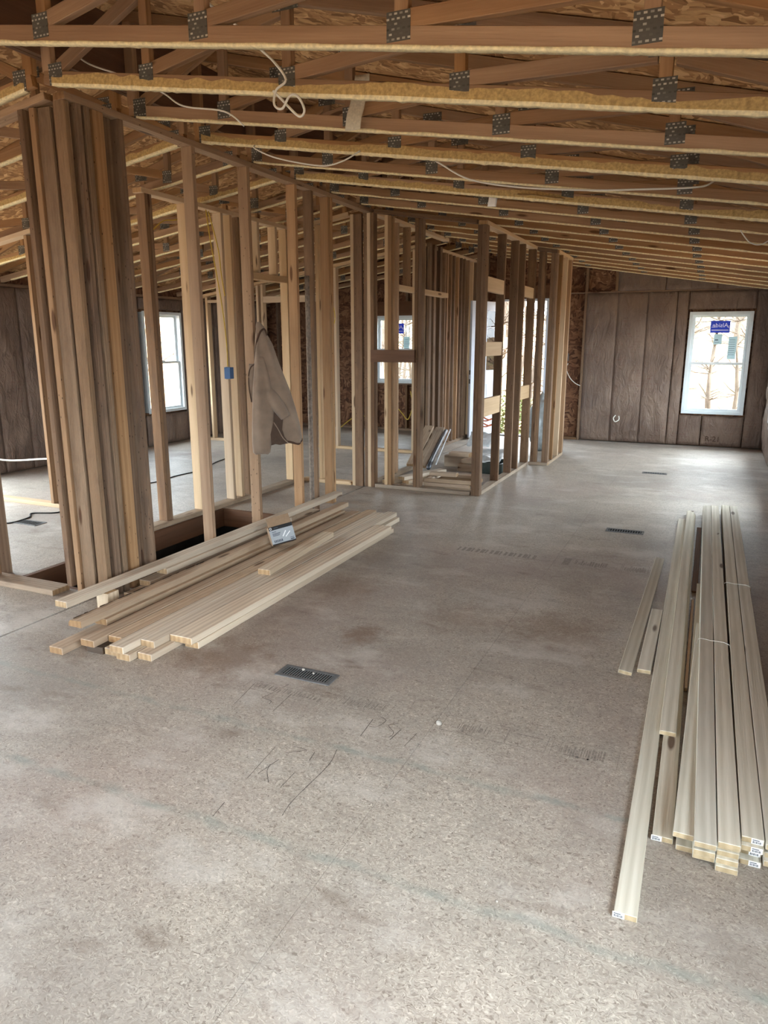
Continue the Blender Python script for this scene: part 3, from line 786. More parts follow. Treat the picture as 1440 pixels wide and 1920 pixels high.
leaf = place('door_leaf', multibox([(0, .13, -.02, .02, 0, HH), (L - .13, L, -.02, .02, 0, HH), (.13, L - .13, -.02, .02, 0, .2), (.13, L - .13, -.02, .02, HH - .14, HH), (.13, L - .13, -.02, .02, .92, 1.06),
                                    (.13, L - .13, -.012, .012, .2, .92), (.2, .34, -.017, .017, .28, .84), (.40, .54, -.017, .017, .28, .84)], 'door_white'), None, LM, door)
place('pane', multibox([(.125, L - .125, -.004, .004, 1.055, HH - .135)], 'glass'), None, LM, leaf)
place('muntin', multibox([(L / 2 - .01, L / 2 + .01, -.012, .012, 1.06, HH - .14)] + [(.13, L - .13, -.012, .012, 1.06 + q * .33, 1.075 + q * .33) for q in (1, 2)], 'door_white'), None, LM, leaf)
place('latch', multibox([(L - .001, L + .003, -.014, .014, 1.0, 1.07), (L - .001, L + .003, -.014, .014, .86, .93)], 'grille'), None, LM, leaf)

# ------------------------------------------------------------------ stud walls
def stud(parent, x0, x1, y0, y1, z1, mat='stud', z0=0.0, name='stud', jit=.02):
    return tb(name, x0, x1, y0, y1, z0, z1, mat, parent, jit=jit)

AX0, AX1 = -3.365, -3.28
zA = zc(-3.32) - .012
A = empty('stud_wall', (AX1, 3.2, 0)); tag(A, 'long open stud wall behind the left lumber stack, jacket hanging on it', 'stud wall')
tb('top_plate', AX0, AX1, 3.175, 7.10, zA - .038, zA, 'stud', A)
hA = zA - .039
for y, m in ((3.565, 'stud_old'), (4.215, 'stud'), (4.845, 'stud'), (5.525, 'stud'), (5.80, 'stud_old'), (6.10, 'stud'), (6.142, 'stud')):
    stud(A, AX0, AX1, y, y + .038, hA, m)
stud(A, AX1 - .042, AX1, 3.365, 3.445, hA, 'stud', jit=.0)
stud(A, AX0, AX0 + .038, 3.46, 3.548, hA, 'stud_old', jit=0)
# post of the wall end: plies
post = empty('built_up_post', (-3.32, 3.17, 0)); tag(post, 'thick built up post of nailed plies at the near end of the long wall', 'post')
for x0, x1, y0, y1, m in ((-3.366, -3.288, 3.172, 3.21, 'stud_rough'), (-3.366, -3.278, 3.246, 3.284, 'stud_old'), (-3.36, -3.272, 3.300, 3.338, 'stud_rough')):
    stud(post, x0, x1, y0, y1, hA + .0, m, name='ply', jit=0)
# near cross wall on the left
TW = empty('stud_wall', (-4.4, 3.15, 0)); tag(TW, 'short cross wall at the left edge ending in a thick post of plies', 'stud wall')
beam('top_plate', (-3.40, 3.195, zc(-3.40) - .03), (-5.6, 3.195, zc(-5.6) - .03), .089, .038, 'stud', TW)
tb('bottom_plate', -5.2, -3.63, 3.05, 3.185, 0, .036, 'plate_wood', TW)
stud(TW, -4.235, -4.197, 3.06, 3.149, zc(-4.2) - .055, 'stud_old', .037); stud(TW, -4.31, -4.272, 3.20, 3.289, zc(-4.3) - .055, 'stud_old', .0)
stud(TW, -4.75, -4.712, 3.06, 3.149, zc(-4.75) - .055, 'stud', .037)

for x0, x1, y0, y1, m in ((-3.61, -3.572, 3.15, 3.239, 'stud_old'), (-3.53, -3.492, 3.155, 3.294, 'stud'), (-3.491, -3.395, 3.175, 3.198, 'stud_rough'), (-3.491, -3.395, 3.199, 3.237, 'stud_rough')):
    stud(TW, x0, x1, y0, y1, zc(-3.5) - .06, m, .037 if x0 < -3.6 else 0, name='post_ply', jit=0)
# wall B beyond the floor opening
BX0, BX1 = -4.26, -4.17; zB = zc(-4.215) - .02; hB = zB - .039
B = empty('stud_wall', (BX1, 4.7, 0)); tag(B, 'pale stud wall with a door opening beyond the floor hole', 'stud wall')
tb('top_plate', BX0, BX1, 4.72, 6.95, zB - .038, zB, 'stud_new', B)
tb('bottom_plate', BX0, BX1 + .02, 4.45, 6.02, 0, .038, 'plate_wood', B); tb('bottom_plate', BX0, BX1 + .01, 6.10, 7.0, 0, .038, 'plate_wood', B)
for y, m in ((4.75, 'stud_old'), (4.79, 'stud_old'), (5.23, 'stud_new'), (5.72, 'stud_new'), (5.86, 'stud_new'), (6.83, 'stud_new'), (6.90, 'stud_new')): stud(B, BX0, BX1, y, y + .038, hB, m, .039)
stud(B, BX0 - .02, BX1 + .03, 6.02, 6.06, hB, 'stud_old', .0, jit=0)
stud(B, BX0, BX1, 5.985, 6.02, hB, 'stud_old', .039, jit=0)
tb('header', BX0, BX1, 6.065, 6.83, 2.14, 2.20, 'stud_new', B)
stud(B, BX0, BX1, 6.30, 6.338, hB, 'stud_new', 2.201)
stud(B, BX0, BX1, 6.62, 6.658, hB, 'stud_new', 2.201)

# cross wall T left of the marriage line at 7 m
T = empty('stud_wall', (-3.9, 7.0, 0)); tag(T, 'short pale cross wall behind the end of the lumber stack', 'stud wall')
beam('top_plate', (-3.53, 7.04, zc(-3.53) - .03), (-4.16, 7.04, zc(-4.16) - .03), .089, .038, 'stud_new', T)
tb('bottom_plate', -4.15, -3.53, 7.0, 7.089, 0, .038, 'stud_new', T)
stud(T, -3.93, -3.892, 7.0, 7.089, zc(-3.9) - .055, 'stud_new', .039)
P3 = empty('built_up_post', (-3.38, 7.0, 0)); tag(P3, 'built up post where the long wall meets the closet front', 'post')
for x0, x1, y0, y1, m in ((-3.515, -3.477, 7.0, 7.089, 'stud_new'), (-3.476, -3.385, 7.0, 7.038, 'stud_old'), (-3.365, -3.327, 7.005, 7.094, 'stud_old'), (-3.326, -3.288, 7.0, 7.089, 'stud_new'), (-3.287, -3.249, 7.0, 7.089, 'stud_old')):
    stud(P3, x0, x1, y0, y1, zc(-3.4) - .056, m, name='ply', jit=0)

# closet: front wall, right wall, jog, stub
CF = empty('stud_wall', (-2.7, 7.0, 0)); tag(CF, 'closet front stud wall with a dark board nailed across it', 'stud wall')
beam('top_plate', (-3.245, 7.045, zc(-3.245) - .024), (-2.17, 7.045, zc(-2.17) - .024), .089, .038, 'stud_old', CF)
tb('bottom_plate', -3.245, -2.17, 7.0, 7.089, 0, .038, 'plate_wood', CF)
stud(CF, -3.09, -3.052, 7.0, 7.089, zc(-3.09) - .056, 'stud', .039); stud(CF, -3.13, -3.092, 7.0, 7.089, zc(-3.13) - .056, 'stud_new', .039, jit=0)
stud(CF, -2.80, -2.762, 7.0, 7.089, zc(-2.8) - .056, 'stud_old', .039); stud(CF, -2.76, -2.722, 7.0, 7.089, zc(-2.74) - .056, 'stud_old', .039, jit=0)
tb('blocking', -3.27, -2.78, 6.960, 6.998, 1.335, 1.46, 'joist', CF)
CR = empty('stud_wall', (-2.12, 8.0, 0)); tag(CR, 'closet side stud wall with short blocks between its studs', 'stud wall')
RX0, RX1 = -2.16, -2.071; zR = zc(-2.12) - .008; hR = zR - .039
tb('top_plate', RX0, RX1, 7.02, 9.15, zR - .038, zR, 'stud_new', CR); tb('bottom_plate', RX0, RX1, 7.09, 9.15, 0, .038, 'plate_wood', CR)
for x0, x1, y0, m, z0 in ((RX0 - .0, RX0 + .044, 7.0, 'stud_old', 0), (RX0 + .045, RX1, 7.0, 'stud_old', 0)): stud(CR, x0, x1, y0, y0 + .089, hR, m, z0, jit=0)
for y, m in ((7.70, 'stud_old'), (8.25, 'stud_old'), (8.56, 'stud_old'), (9.07, 'stud_old'), (9.11, 'stud_old')): stud(CR, RX0, RX1, y, y + .038, hR, m, .039)
for y0, y1, z0, z1 in ((7.09, 7.70, 1.40, 1.54), (7.09, 7.70, .80, .98), (7.09, 7.72, 2.02, 2.16), (8.60, 9.07, 2.05, 2.17), (8.60, 9.07, .86, 1.02)):
    tb('blocking', RX0 + .045, RX1 - .004, y0 + .001, y1 - .001, z0, z1, 'stud_new', CR)
JW = empty('stud_wall', (-1.9, 9.2, 0)); tag(JW, 'stub stud wall stepping out beside the bright doorway', 'stud wall')
zJ = zc(-1.86) - .008; hJ = zJ - .039
beam('top_plate', (-2.07, 9.195, zc(-2.07) - .03), (-1.83, 9.195, zc(-1.83) - .03), .089, .038, 'stud_old', JW)
tb('top_plate', -1.91, -1.821, 9.24, 10.17, zJ - .038, zJ, 'stud_new', JW); tb('bottom_plate', -2.069, -1.821, 9.15, 9.239, 0, .038, 'plate_wood', JW); tb('bottom_plate', -1.91, -1.821, 9.24, 10.17, 0, .038, 'plate_wood', JW)
for x0, y0, m in ((-2.045, 9.15, 'stud_old'), (-2.006, 9.15, 'stud_old'), (-1.90, 9.15, 'stud_old'), (-1.86, 9.15, 'stud_old')): stud(JW, x0, x0 + .038, y0, y0 + .088, zc(x0) - .056, m, .039, jit=0)
for y, m in ((9.45, 'stud'), (9.80, 'stud_new'), (10.09, 'stud'), (10.131, 'stud_old')): stud(JW, -1.91, -1.821, y, y + .038, hJ, m, .039)

# marriage wall further on
MW = empty('stud_wall', (-3.32, 8.2, 0)); tag(MW, 'stud wall inside the closet with header and cripple stud', 'stud wall')
tb('top_plate', AX0, AX1, 7.10, 9.40, zA - .038, zA, 'stud_new', MW); tb('bottom_plate', AX0, AX1, 7.10, 8.2, 0, .038, 'plate_wood', MW)
stud(MW, AX0, AX1, 7.70, 7.738, hA, 'stud', .039); stud(MW, AX0, AX1, 8.04, 8.078, hA, 'stud_old', 2.161); tb('header', AX0, AX1, 7.739, 9.40, 2.10, 2.16, 'stud_new', MW)
D = empty('stud_wall', (-3.65, 10.5, 0)); tag(D, 'row of closely spaced studs beside the open entry door', 'stud wall')
DX0, DX1 = -3.70, -3.612; zD = zc(-3.65) - .012
tb('top_plate', DX0, DX1, 9.42, 11.84, zD - .038, zD, 'stud_new', D); tb('bottom_plate', DX0, DX1, 9.42, 11.84, 0, .038, 'plate_wood', D)
for i, y in enumerate((9.43, 9.47, 9.60, 9.64, 9.78, 9.95, 10.2, 10.3, 10.46, 10.62, 10.8, 10.95, 11.1, 11.3, 11.5, 11.68)):
    stud(D, DX0, DX1, y, y + .038, zD - .039, ('stud_old', 'stud', 'stud_old')[i % 3] if i != 14 else 'stud_new', .039)  # one paler stud paints in the light from the door
for i, y in enumerate((9.44, 9.62, 9.85)): stud(D, -3.60, -3.562, y, y + .088, zD, 'stud_old', 0, jit=0)
# far cross wall C in the left rooms
C = empty('stud_wall', (-5.5, 9.42, 0)); tag(C, 'pale cross wall with a doorway in the far left rooms', 'stud wall')
beam('top_plate', (-3.72, 9.465, zc(-3.72) - .03), (-7.58, 9.465, zc(-7.58) - .03), .089, .038, 'stud_new', C)
tb('bottom_plate', -7.58, -6.19, 9.42, 9.509, 0, .038, 'stud_new', C); tb('bottom_plate', -5.3, -3.72, 9.42, 9.509, 0, .038, 'stud_new', C)
for x in (-7.56, -7.23, -6.78, -6.30, -6.22, -5.28, -5.0, -4.62, -4.21, -3.80, -3.76): stud(C, x, x + .038, 9.42, 9.509, zc(x) - .058, 'stud_new', .039)
tb('header', -6.18, -5.282, 9.42, 9.509, 2.1, 2.19, 'stud_new', C)
tb('header', -7.19, -6.782, 9.42, 9.509, 2.12, 2.16, 'stud_new', C)
# low stub wall in the near left room
E_ = empty('stud_wall', (-5.6, 4.9, 0)); tag(E_, 'single pale stud on a floor plate in the near left room', 'stud wall')
tb('bottom_plate', -6.6, -5.50, 4.86, 4.949, 0, .038, 'stud_new', E_)
stud(E_, -5.66, -5.622, 4.86, 4.949, zc(-5.64) - .055, 'stud', .039)
beam('top_plate', (-5.5, 4.905, zc(-5.5) - .03), (-6.6, 4.905, zc(-6.6) - .03), .089, .038, 'stud_new', E_)

# ------------------------------------------------------------------ left lumber stack
def board(name, xa, ya, xb, yb, w, z0, t, mat, label, group=None, cat='board', bev=.003):
    """single board lying from (xa,ya) to (xb,yb), centre line"""
    d = Vector((xb - xa, yb - ya, 0)); l = d.length
    me = boxmesh(l, w, t, M[mat], bev); a = math.atan2(d.y, d.x)
    o = place(name, me, None, Matrix.Translation(((xa + xb) / 2, (ya + yb) / 2, z0 + t / 2)) @ Matrix.Rotation(a, 4, 'Z'))
    return tag(o, label, cat, group)
G1 = 'lumber stack on the floor beside the long wall'
LB = [
 (-3.172, 2.71, -3.160, 5.99, .089, .114, 'lumber', 'long pale board on top along the wall side of the left stack'),
 (-3.15, 3.50, -3.15, 5.05, .089, .076, 'lumber', 'shorter board directly under the long top board by the wall'),
 (-3.16, 3.35, -3.16, 5.55, .089, .038, 'lumber_warm', 'middle layer board under the wall side of the left stack'),
 (-3.15, 3.20, -3.15, 5.60, .089, 0, 'lumber_warm', 'bottom layer board nearest the studs in the left stack'),
 (-2.93, 2.75, -2.935, 5.60, .089, .038, 'lumber_warm', 'board under the bark edged board in the left stack'),
 (-2.915, 2.43, -2.95, 5.72, .089, 0, 'lumber_warm', 'low board whose near end sticks out furthest onto the floor'),
 (-2.77, 2.50, -2.79, 5.62, .089, .038, 'lumber_warm', 'brownish board resting on the dark wet block'),
 (-2.78, 2.75, -2.78, 5.45, .089, 0, 'lumber', 'hidden bottom board behind the dark wet block'),
 (-2.673, 2.59, -2.680, 5.72, .088, .038, 'lumber_warm', 'round edged board between the block board and the split board'),
 (-2.643, 2.53, -2.65, 5.55, .089, 0, 'lumber', 'bottom board with its end just left of the split board'),
 (-2.578, 2.50, -2.582, 5.65, .089, .038, 'lumber', 'split ended board projecting nearest the camera in the left stack'),
 (-2.548, 2.51, -2.552, 5.60, .089, 0, 'lumber', 'bottom board with diagonal grain end under the split board'),
 (-2.486, 2.62, -2.482, 5.725, .089, .038, 'lumber', 'pale board with a knot beside the wide plank'),
 (-2.451, 2.555, -2.447, 5.70, .089, 0, 'lumber', 'bottom board poking out under the pale knotted board'),
 (-2.367, 2.73, -2.352, 5.25, .140, .038, 'lumber', 'wide smooth plank on the right side of the left stack'),
 (-2.335, 2.774, -2.342, 5.33, .089, 0, 'lumber', 'lowest right board under the wide smooth plank'),
 (-2.53, 3.75, -2.60, 4.755, .089, .076, 'lumber', 'short board lying on top of the left stack'),
]
for xa, ya, xb, yb, w, z0, m, lab in LB: board('lumber_board', xa, ya, xb, yb, w, z0 + .0004, .0372, m, lab, G1)
# bark edged board
def bark_board():
    bm = bmesh.new(); n = 60; prev = None; L0 = 3.15
    for i in range(n + 1):
        x = L0 * i / n; w = .045 + .006 * noise.noise((x * 3, 1, 0)); k = .012 + .006 * noise.noise((x * 4, 5, 0))
        row = [bm.verts.new(v) for v in ((x, -w, 0), (x, w, 0), (x, w, .018), (x, w - k, .034), (x, -w + .004, .037), (x, -w, .034))]
        if prev:
            for q in range(6): bm.faces.new((prev[q], prev[(q + 1) % 6], row[(q + 1) % 6], row[q]))
        else: bm.faces.new(row[::-1])
        prev = row
    bm.faces.new(prev); bmesh.ops.recalc_face_normals(bm, faces=bm.faces)
    return bm_mesh(bm, 'lumber_warm')
bb = place('lumber_board', bark_board(), None, Matrix.Translation((-2.955, 2.60, .0765)) @ Matrix.Rotation(PI / 2 + .006, 4, 'Z'))
tag(bb, 'bark edged board with a dark rounded edge on the left stack', 'board', G1)
bm = bmesh.new()
for i in range(26):
    u = .05 + 1.1 * random.random(); v = .033 + .006 * random.random()
    s = .01 + .045 * random.random()
    bm.faces.new([bm.verts.new((u + a * s, v + b, .0345 - (b + v - .033) * 1.2 + .001)) for a, b in ((-1, -.006), (1, -.005), (.8, .006), (-.7, .005))])
place('bark', bm_mesh(bm, 'trim_dark'), None, WORLD[bb.name], bb)
blk = tb('wood_block', -2.80, -2.69, 2.52, 2.60, 0, .0375, 'dark_wood'); tag(blk, 'dark wet block under the near end of the left stack', 'block')
sp = tb('wood_block', -3.19, -3.10, 2.98, 3.07, 0, .1135, 'lumber'); tag(sp, 'pale spacer block under the long top board near its end', 'block')

# carton on the lumber
bx = empty('carton', (-2.73, 4.33, .0765), math.radians(40)); tag(bx, 'small open carton with black and silver print lying on the lumber', 'carton')
BM = rootmat(bx) @ Matrix.Translation((0, 0, .044)) @ Matrix.Rotation(-.34, 4, 'X') @ Matrix.Rotation(-.2, 4, 'Y')
w, d, h = .175, .11, .135
place('box_body', multibox([(-w / 2, w / 2, -.002, 0, 0, h), (-w / 2, w / 2, d - .002, d, 0, h), (-w / 2, -w / 2 + .002, 0, d - .002, 0, h), (w / 2 - .002, w / 2, 0, d - .002, 0, h), (-w / 2 + .002, w / 2 - .002, 0, d - .002, 0, .002)], 'carton'), None, BM, bx)
fr = place('printed_front', multibox([(-w / 2, w / 2, -.0035, -.0022, .008, h - .026)], 'carton_silver'), None, BM, bx)
pb = place('printed_front', multibox([(-w / 2, w / 2, -.0036, -.0022, h - .026, h), (-w / 2, w / 2, -.0036, -.0022, 0, .008)], 'carton_black'), None, BM, bx, 'black band on the carton')
pr1 = place('print', multibox([(-.05, -.02, -.0042, -.0036, h - .016, h - .011)] + [(-.07, -.07 + ww, -.0042, -.0036, zz, zz + .004) for ww, zz in ((.03, .092), (.06, .08), (.055, .072), (.05, .064))] +
      [(-.07 + i * .011, -.07 + i * .011 + .007, -.0042, -.0036, .016, .034) for i in range(6)] + [(.05, .078, -.0042, -.0036, .012, .02), (.05, .078, -.0042, -.0036, .026, .03)], 'label_ink'), None, BM, fr)
pr1['kind'] = 'stuff'
bm = bmesh.new(); add_tube(bm, [Vector((-.074 + .007 * math.cos(a), -.0042, h - .013 + .007 * math.sin(a))) for a in [2 * PI * i / 12 for i in range(13)]], .0016, 5)
add_tube(bm, [Vector((.0, -.0042, .048)), Vector((.03, -.0042, .085))], .004, 5); add_tube(bm, [Vector((.02, -.0042, .042)), Vector((.06, -.0042, .074))], .0035, 5)
place('print', bm_mesh(bm, 'sticker_white'), None, BM, pb)['kind'] = 'stuff'
place('flap', multibox([(-w / 2 + .002, w / 2 - .002, 0, .002, 0, .075)], 'carton'), None, BM @ Matrix.Translation((0, .004, h)) @ Matrix.Rotation(-.35, 4, 'X'), bx)
place('flap', multibox([(-w / 2 + .002, w / 2 - .002, 0, .002, 0, .07)], 'carton'), None, BM @ Matrix.Translation((0, d - .004, h)) @ Matrix.Rotation(-1.2, 4, 'X'), bx)
place('flap', multibox([(0, .002, .004, d - .004, 0, .06)], 'carton'), None, BM @ Matrix.Translation((w / 2 - .002, 0, h)) @ Matrix.Rotation(1.1, 4, 'Y'), bx)

# ------------------------------------------------------------------ right stack of furring strips
G2 = 'furring strips along the right wall'
def strip(xa, ya, xb, yb, layer, label, w=.0618, t=.0188, sticker=None, tilt=0):
    o = board('furring_strip', xa, ya, xb, yb, w, layer * .0192 + .0003, t, 'furring', label, G2, bev=.0015)
    if tilt: o.rotation_euler.rotate_axis('X', tilt)
    if sticker:
        side, ink = sticker
        Wm = Matrix.Translation((xa, ya, layer * .0192)) @ Matrix.Rotation(math.atan2(yb - ya, xb - xa) - PI / 2, 4, 'Z')
        u = -.018 if side < 0 else .012
        s = place('price_tag', multibox([(u - .016, u + .016, -.0012, -.0003, .001, .0188)], 'sticker_white'), None, Wm, o, 'white barcode tag')
        place('barcode', multibox([(u - .012 + q * .003, u - .012 + q * .003 + (.0016 if q % 3 else .0022), -.0016, -.0012, .004, .011) for q in range(8)] + [(u - .013, u + .006, -.0016, -.0012, .013, .0155)], 'label_ink'), None, Wm, s)
    return o
strip(-.250, 3.37, -.226, 5.40, 0, 'short furring strip lying apart at the left of the right stack', .062, tilt=.12)
strip(-.1685, 3.42, -.1685, 4.30, 0, 'shortest furring strip between the loose one and the long one')
strip(-.080, 1.80, -.128, 6.74, 0, 'long furring strip reaching nearest the camera with barcode tag', sticker=(-1, 1))
strip(-.008, 2.18, -.055, 6.98, 0, 'lower furring strip with knots beneath the shorter top strip', sticker=(-1, 1))
strip(-.030, 2.83, -.068, 7.02, 1, 'blue grained furring strip resting on the knotted one')
strip(.050, 2.14, .075, 4.0, 3, 'slanting furring strip sliding off the left of the bundle', .06)
strip(.062, 2.16, .062, 4.9, 0, 'bottom left furring strip of the bundle under the slanting one', .06)
names = ['left', 'middle left', 'middle right', 'right']
for c, (xa, xb) in enumerate(((.111, .062), (.176, .128), (.241, .215), (.306, .281))):
    for ly in range(5):
        if c == 0 and ly in (0, 3): continue
        dx = random.uniform(-.0004, .0004); ya = 2.12 + (.05 if c >= 2 else 0) + random.uniform(-.012, .03) - (.02 if ly == 4 else 0)
        strip(xa + dx, ya, xb + dx, ya + 4.95, ly, '%s column of the strip bundle, %s layer from the floor' % (names[c], ORD[ly]), sticker=(1, 1) if c == 2 else None)
tag(beam('scrap_strip', (.021, 3.30, .012), (.017, 4.55, .012), .014, .022, 'lumber_warm', ydir=(1, 0, 0)), 'thin scrap stick in the gap beside the strip bundle', 'scrap')
tag(beam('scrap_strip', (.022, 4.75, .007), (.016, 6.5, .007), .036, .012, 'joist', ydir=(1, 0, 0)), 'reddish brown scrap lying in the gap beside the strip bundle', 'scrap')
for c, y in ((0, 3.72), (2, 4.72)):
    x0 = (.11 - .034, .237 - .034)[c // 2] - (.049 if c == 0 else .026) * (y - 2.1) / 5; x1 = x0 + .134
    tube('twine', [(x0 - .003, y, .02), (x0 - .003, y, .0985), (x0 + .05, y + .006, .0985), (x1 + .003, y - .015, .0985), (x1 + .003, y - .015, .02)], .0018, 'twine', None, 5, 3)
    tag(bpy.data.objects['twine' if c == 0 else 'twine.001'], ['white twine tied across the left half of the strip bundle', 'white twine tied across the right half of the strip bundle'][c // 2], 'twine')

# ------------------------------------------------------------------ floor registers
def register(x, y, w, d, n, label, rows=1):
    r = empty('floor_register', (x, y, 0)); tag(r, label, 'floor vent', 'floor registers')
    Tm = Matrix.Translation((x, y, 0)); f = .018
    place('frame', multibox([(-w / 2, w / 2, -d / 2, -d / 2 + f, 0, .005), (-w / 2, w / 2, d / 2 - f, d / 2, 0, .005), (-w / 2, -w / 2 + f, -d / 2 + f, d / 2 - f, 0, .005), (w / 2 - f, w / 2, -d / 2 + f, d / 2 - f, 0, .005)], 'grille'), None, Tm, r)
    place('backing', multibox([(-w / 2 + f, w / 2 - f, -d / 2 + f, d / 2 - f, .0004, .001)], 'black'), None, Tm, r)  # black sheet stands in for the dark open duct between slats
    me = multibox([(-.0022, .0022, -d / 2 + f, d / 2 - f, .0011, .0046)], 'grille')
    for i in range(n): place('slat', me, None, Tm @ Matrix.Translation((-w / 2 + f + (i + .5) * (w - 2 * f) / n, 0, 0)), r)
    return r
register(-1.63, 2.745, .29, .115, 19, 'grey slotted floor register near the left lumber stack')
register(-.55, 6.15, .30, .115, 13, 'dark ornate floor register left of the strip bundle')
register(-.53, 9.14, .28, .10, 9, 'far dark floor register in front of the insulated wall')
register(-5.34, 4.33, .28, .13, 9, 'black floor register in the near left room')
for i, (x, y, s) in enumerate(((-.905, 2.575, .013), (-1.605, 2.76, .006), (-1.67, 2.775, .008), (-1.95, 6.05, .009), (-.42, 1.72, .004))):
    bm = bmesh.new(); bmesh.ops.create_icosphere(bm, subdivisions=2, radius=s)
    for v in bm.verts: v.co = v.co * (1 + .5 * noise.noise(v.co * 60)); v.co.z = max(-s * .6, v.co.z) * .8
    o = place('debris_crumb', bm_mesh(bm, 'crumb', True), None, Matrix.Translation((x, y, s * .48 + (.005 if i in (1, 2) else 0))))
    tag(o, ['white plaster clump beside the printed floor stamp', 'white crumb lying on the right end of the grey register', 'white crumb lying on the middle of the grey register', 'white crumb on the floor beyond the left stack', 'tiny white crumb on the foreground floor'][i], 'debris')

# ------------------------------------------------------------------ jacket
JO = Vector((-3.2345, 4.86, 0)); U = Vector((.832, .555, 0)); V = Vector((.555, -.832, 0))
def jp(px, py, v=0.0): return JO + U * ((px - 484) * .00413) + V * (.075 + v) + Vector((0, 0, 1.68 - (py - 606) * .00402))
jk = empty('jacket', JO + Vector((0, 0, .68))); tag(jk, 'tan fleece jacket hanging from a stud by its hood', 'jacket')
def lobe(levels, depth, folds, name, mat, v0=0.0, seed=0, par=jk, closed_bottom=False, n=40):
    bm = bmesh.new(); prev = None; lev = []
    for i in range(len(levels) - 1):
        a, b = levels[i], levels[i + 1]
        for k in range(4): lev.append(tuple(x + (y - x) * k / 4 for x, y in zip(a, b)))
    lev.append(levels[-1]); ll = len(lev)
    for j, (py, l, r) in enumerate(lev):
        c = (l + r) / 2; hw = (r - l) / 2; dp = depth * min(1, (hw / 22)) * (.55 + .45 * min(1, j / 6))
        row = []
        for i in range(n):
            th = 2 * PI * i / n
            fd = 1 + folds * (.6 * math.sin(5 * th + seed + j * .10) + .5 * noise.noise((math.cos(th) * 2, math.sin(th) * 2 + seed, j * .12)))
            cx = math.copysign(abs(math.cos(th)) ** .8, math.cos(th)); sy = math.copysign(abs(math.sin(th)) ** .9, math.sin(th))
            row.append(bm.verts.new(jp(c + hw * cx, py + .8 * math.sin(3 * th), v0 + dp * sy * fd) - JO))
        if prev:
            for i in range(n): bm.faces.new((prev[i], prev[(i + 1) % n], row[(i + 1) % n], row[i]))
        else: bm.faces.new(row)
        prev = row
    if closed_bottom: bm.faces.new(prev[::-1])
    bmesh.ops.recalc_face_normals(bm, faces=bm.faces)
    o = place(name, bm_mesh(bm, mat, True), None, Matrix.Translation(JO), par)
    return o, [v for v in lev[-1:]]
body, _ = lobe([(607, 480, 487), (625, 477, 498), (645, 475, 508), (675, 473, 517), (700, 472, 526), (730, 471, 537), (765, 476, 547), (795, 482, 554), (822, 488, 558), (833, 490, 557)], .055, .34, 'body', 'fleece', 0, 1)
slv, _ = lobe([(668, 476, 492), (695, 472, 499), (730, 468, 504), (765, 466, 508), (800, 464, 505), (830, 463, 500), (850, 464, 497), (854, 468, 493)], .045, .2, 'sleeve', 'fleece', .035, 4, closed_bottom=True)
lobe([(682, 463, 474), (700, 461, 475), (725, 461, 475), (752, 464, 474)], .02, .05, 'front_panel', 'fleece', -.02, 2, closed_bottom=True)
bm = bmesh.new(); add_tube(bm, [Vector(p) - JO for p in catmull([jp(497, 735, .0), jp(508, 752, .035), jp(519, 769, .055), jp(527, 782, .055)], 5)], .066, 18, .040)
cuff = place('sleeve', bm_mesh(bm, 'fleece', True), None, Matrix.Translation(JO), jk)
def patch(name, pts, v, mat, par):
    bm = bmesh.new(); a = [bm.verts.new(jp(x, y, v) - JO) for x, y in pts]; b = [bm.verts.new(jp(x, y, v - .03) - JO) for x, y in pts]; n = len(pts)
    bm.faces.new(a); bm.faces.new(b[::-1])
    for i in range(n): bm.faces.new((a[i], b[i], b[(i + 1) % n], a[(i + 1) % n]))
    bmesh.ops.recalc_face_normals(bm, faces=bm.faces)
    return place(name, bm_mesh(bm, mat), None, Matrix.Translation(JO), par)
patch('inner_lining', [(506, 766), (514, 778), (522, 788), (520, 806), (524, 820), (532, 833), (515, 836), (499, 833), (498, 815), (504, 792)], .064, 'lining', jk)
tube('lining_seam', [jp(505, 792, .068), jp(513, 806, .068), jp(521, 822, .068), jp(531, 833, .062)], .004, 'fleece', jk, 6, 4)
tube('hem_trim', [jp(489 + 34 * (1 - math.cos(a)), 833 + 3 * math.sin(3 * a) - (4 if a > 2.6 else 0), .052 * math.sin(a)) for a in [PI * i / 16 for i in range(17)]] + [jp(556, 828, 0), jp(530, 830, -.05), jp(495, 832, -.04)], .0085, 'trim_dark', jk, 8, 3)
tube('collar_trim', [jp(498, 628, .012), jp(494, 617, .03), jp(486, 622, .035), jp(479, 640, .03), jp(476, 660, .02), jp(475, 680, .01)], .007, 'trim_dark', jk, 8, 4)
tube('piping', [jp(475, 680, .01), jp(466, 688, -.01), jp(461.5, 703, -.01), jp(461.5, 728, -.01), jp(465, 754, -.005)], .0045, 'trim_dark', jk, 6, 4)
lobe([(604, 480, 486), (612, 478, 493), (620, 479, 497), (630, 481, 499)], .035, .1, 'hood', 'fleece', .008, 3)

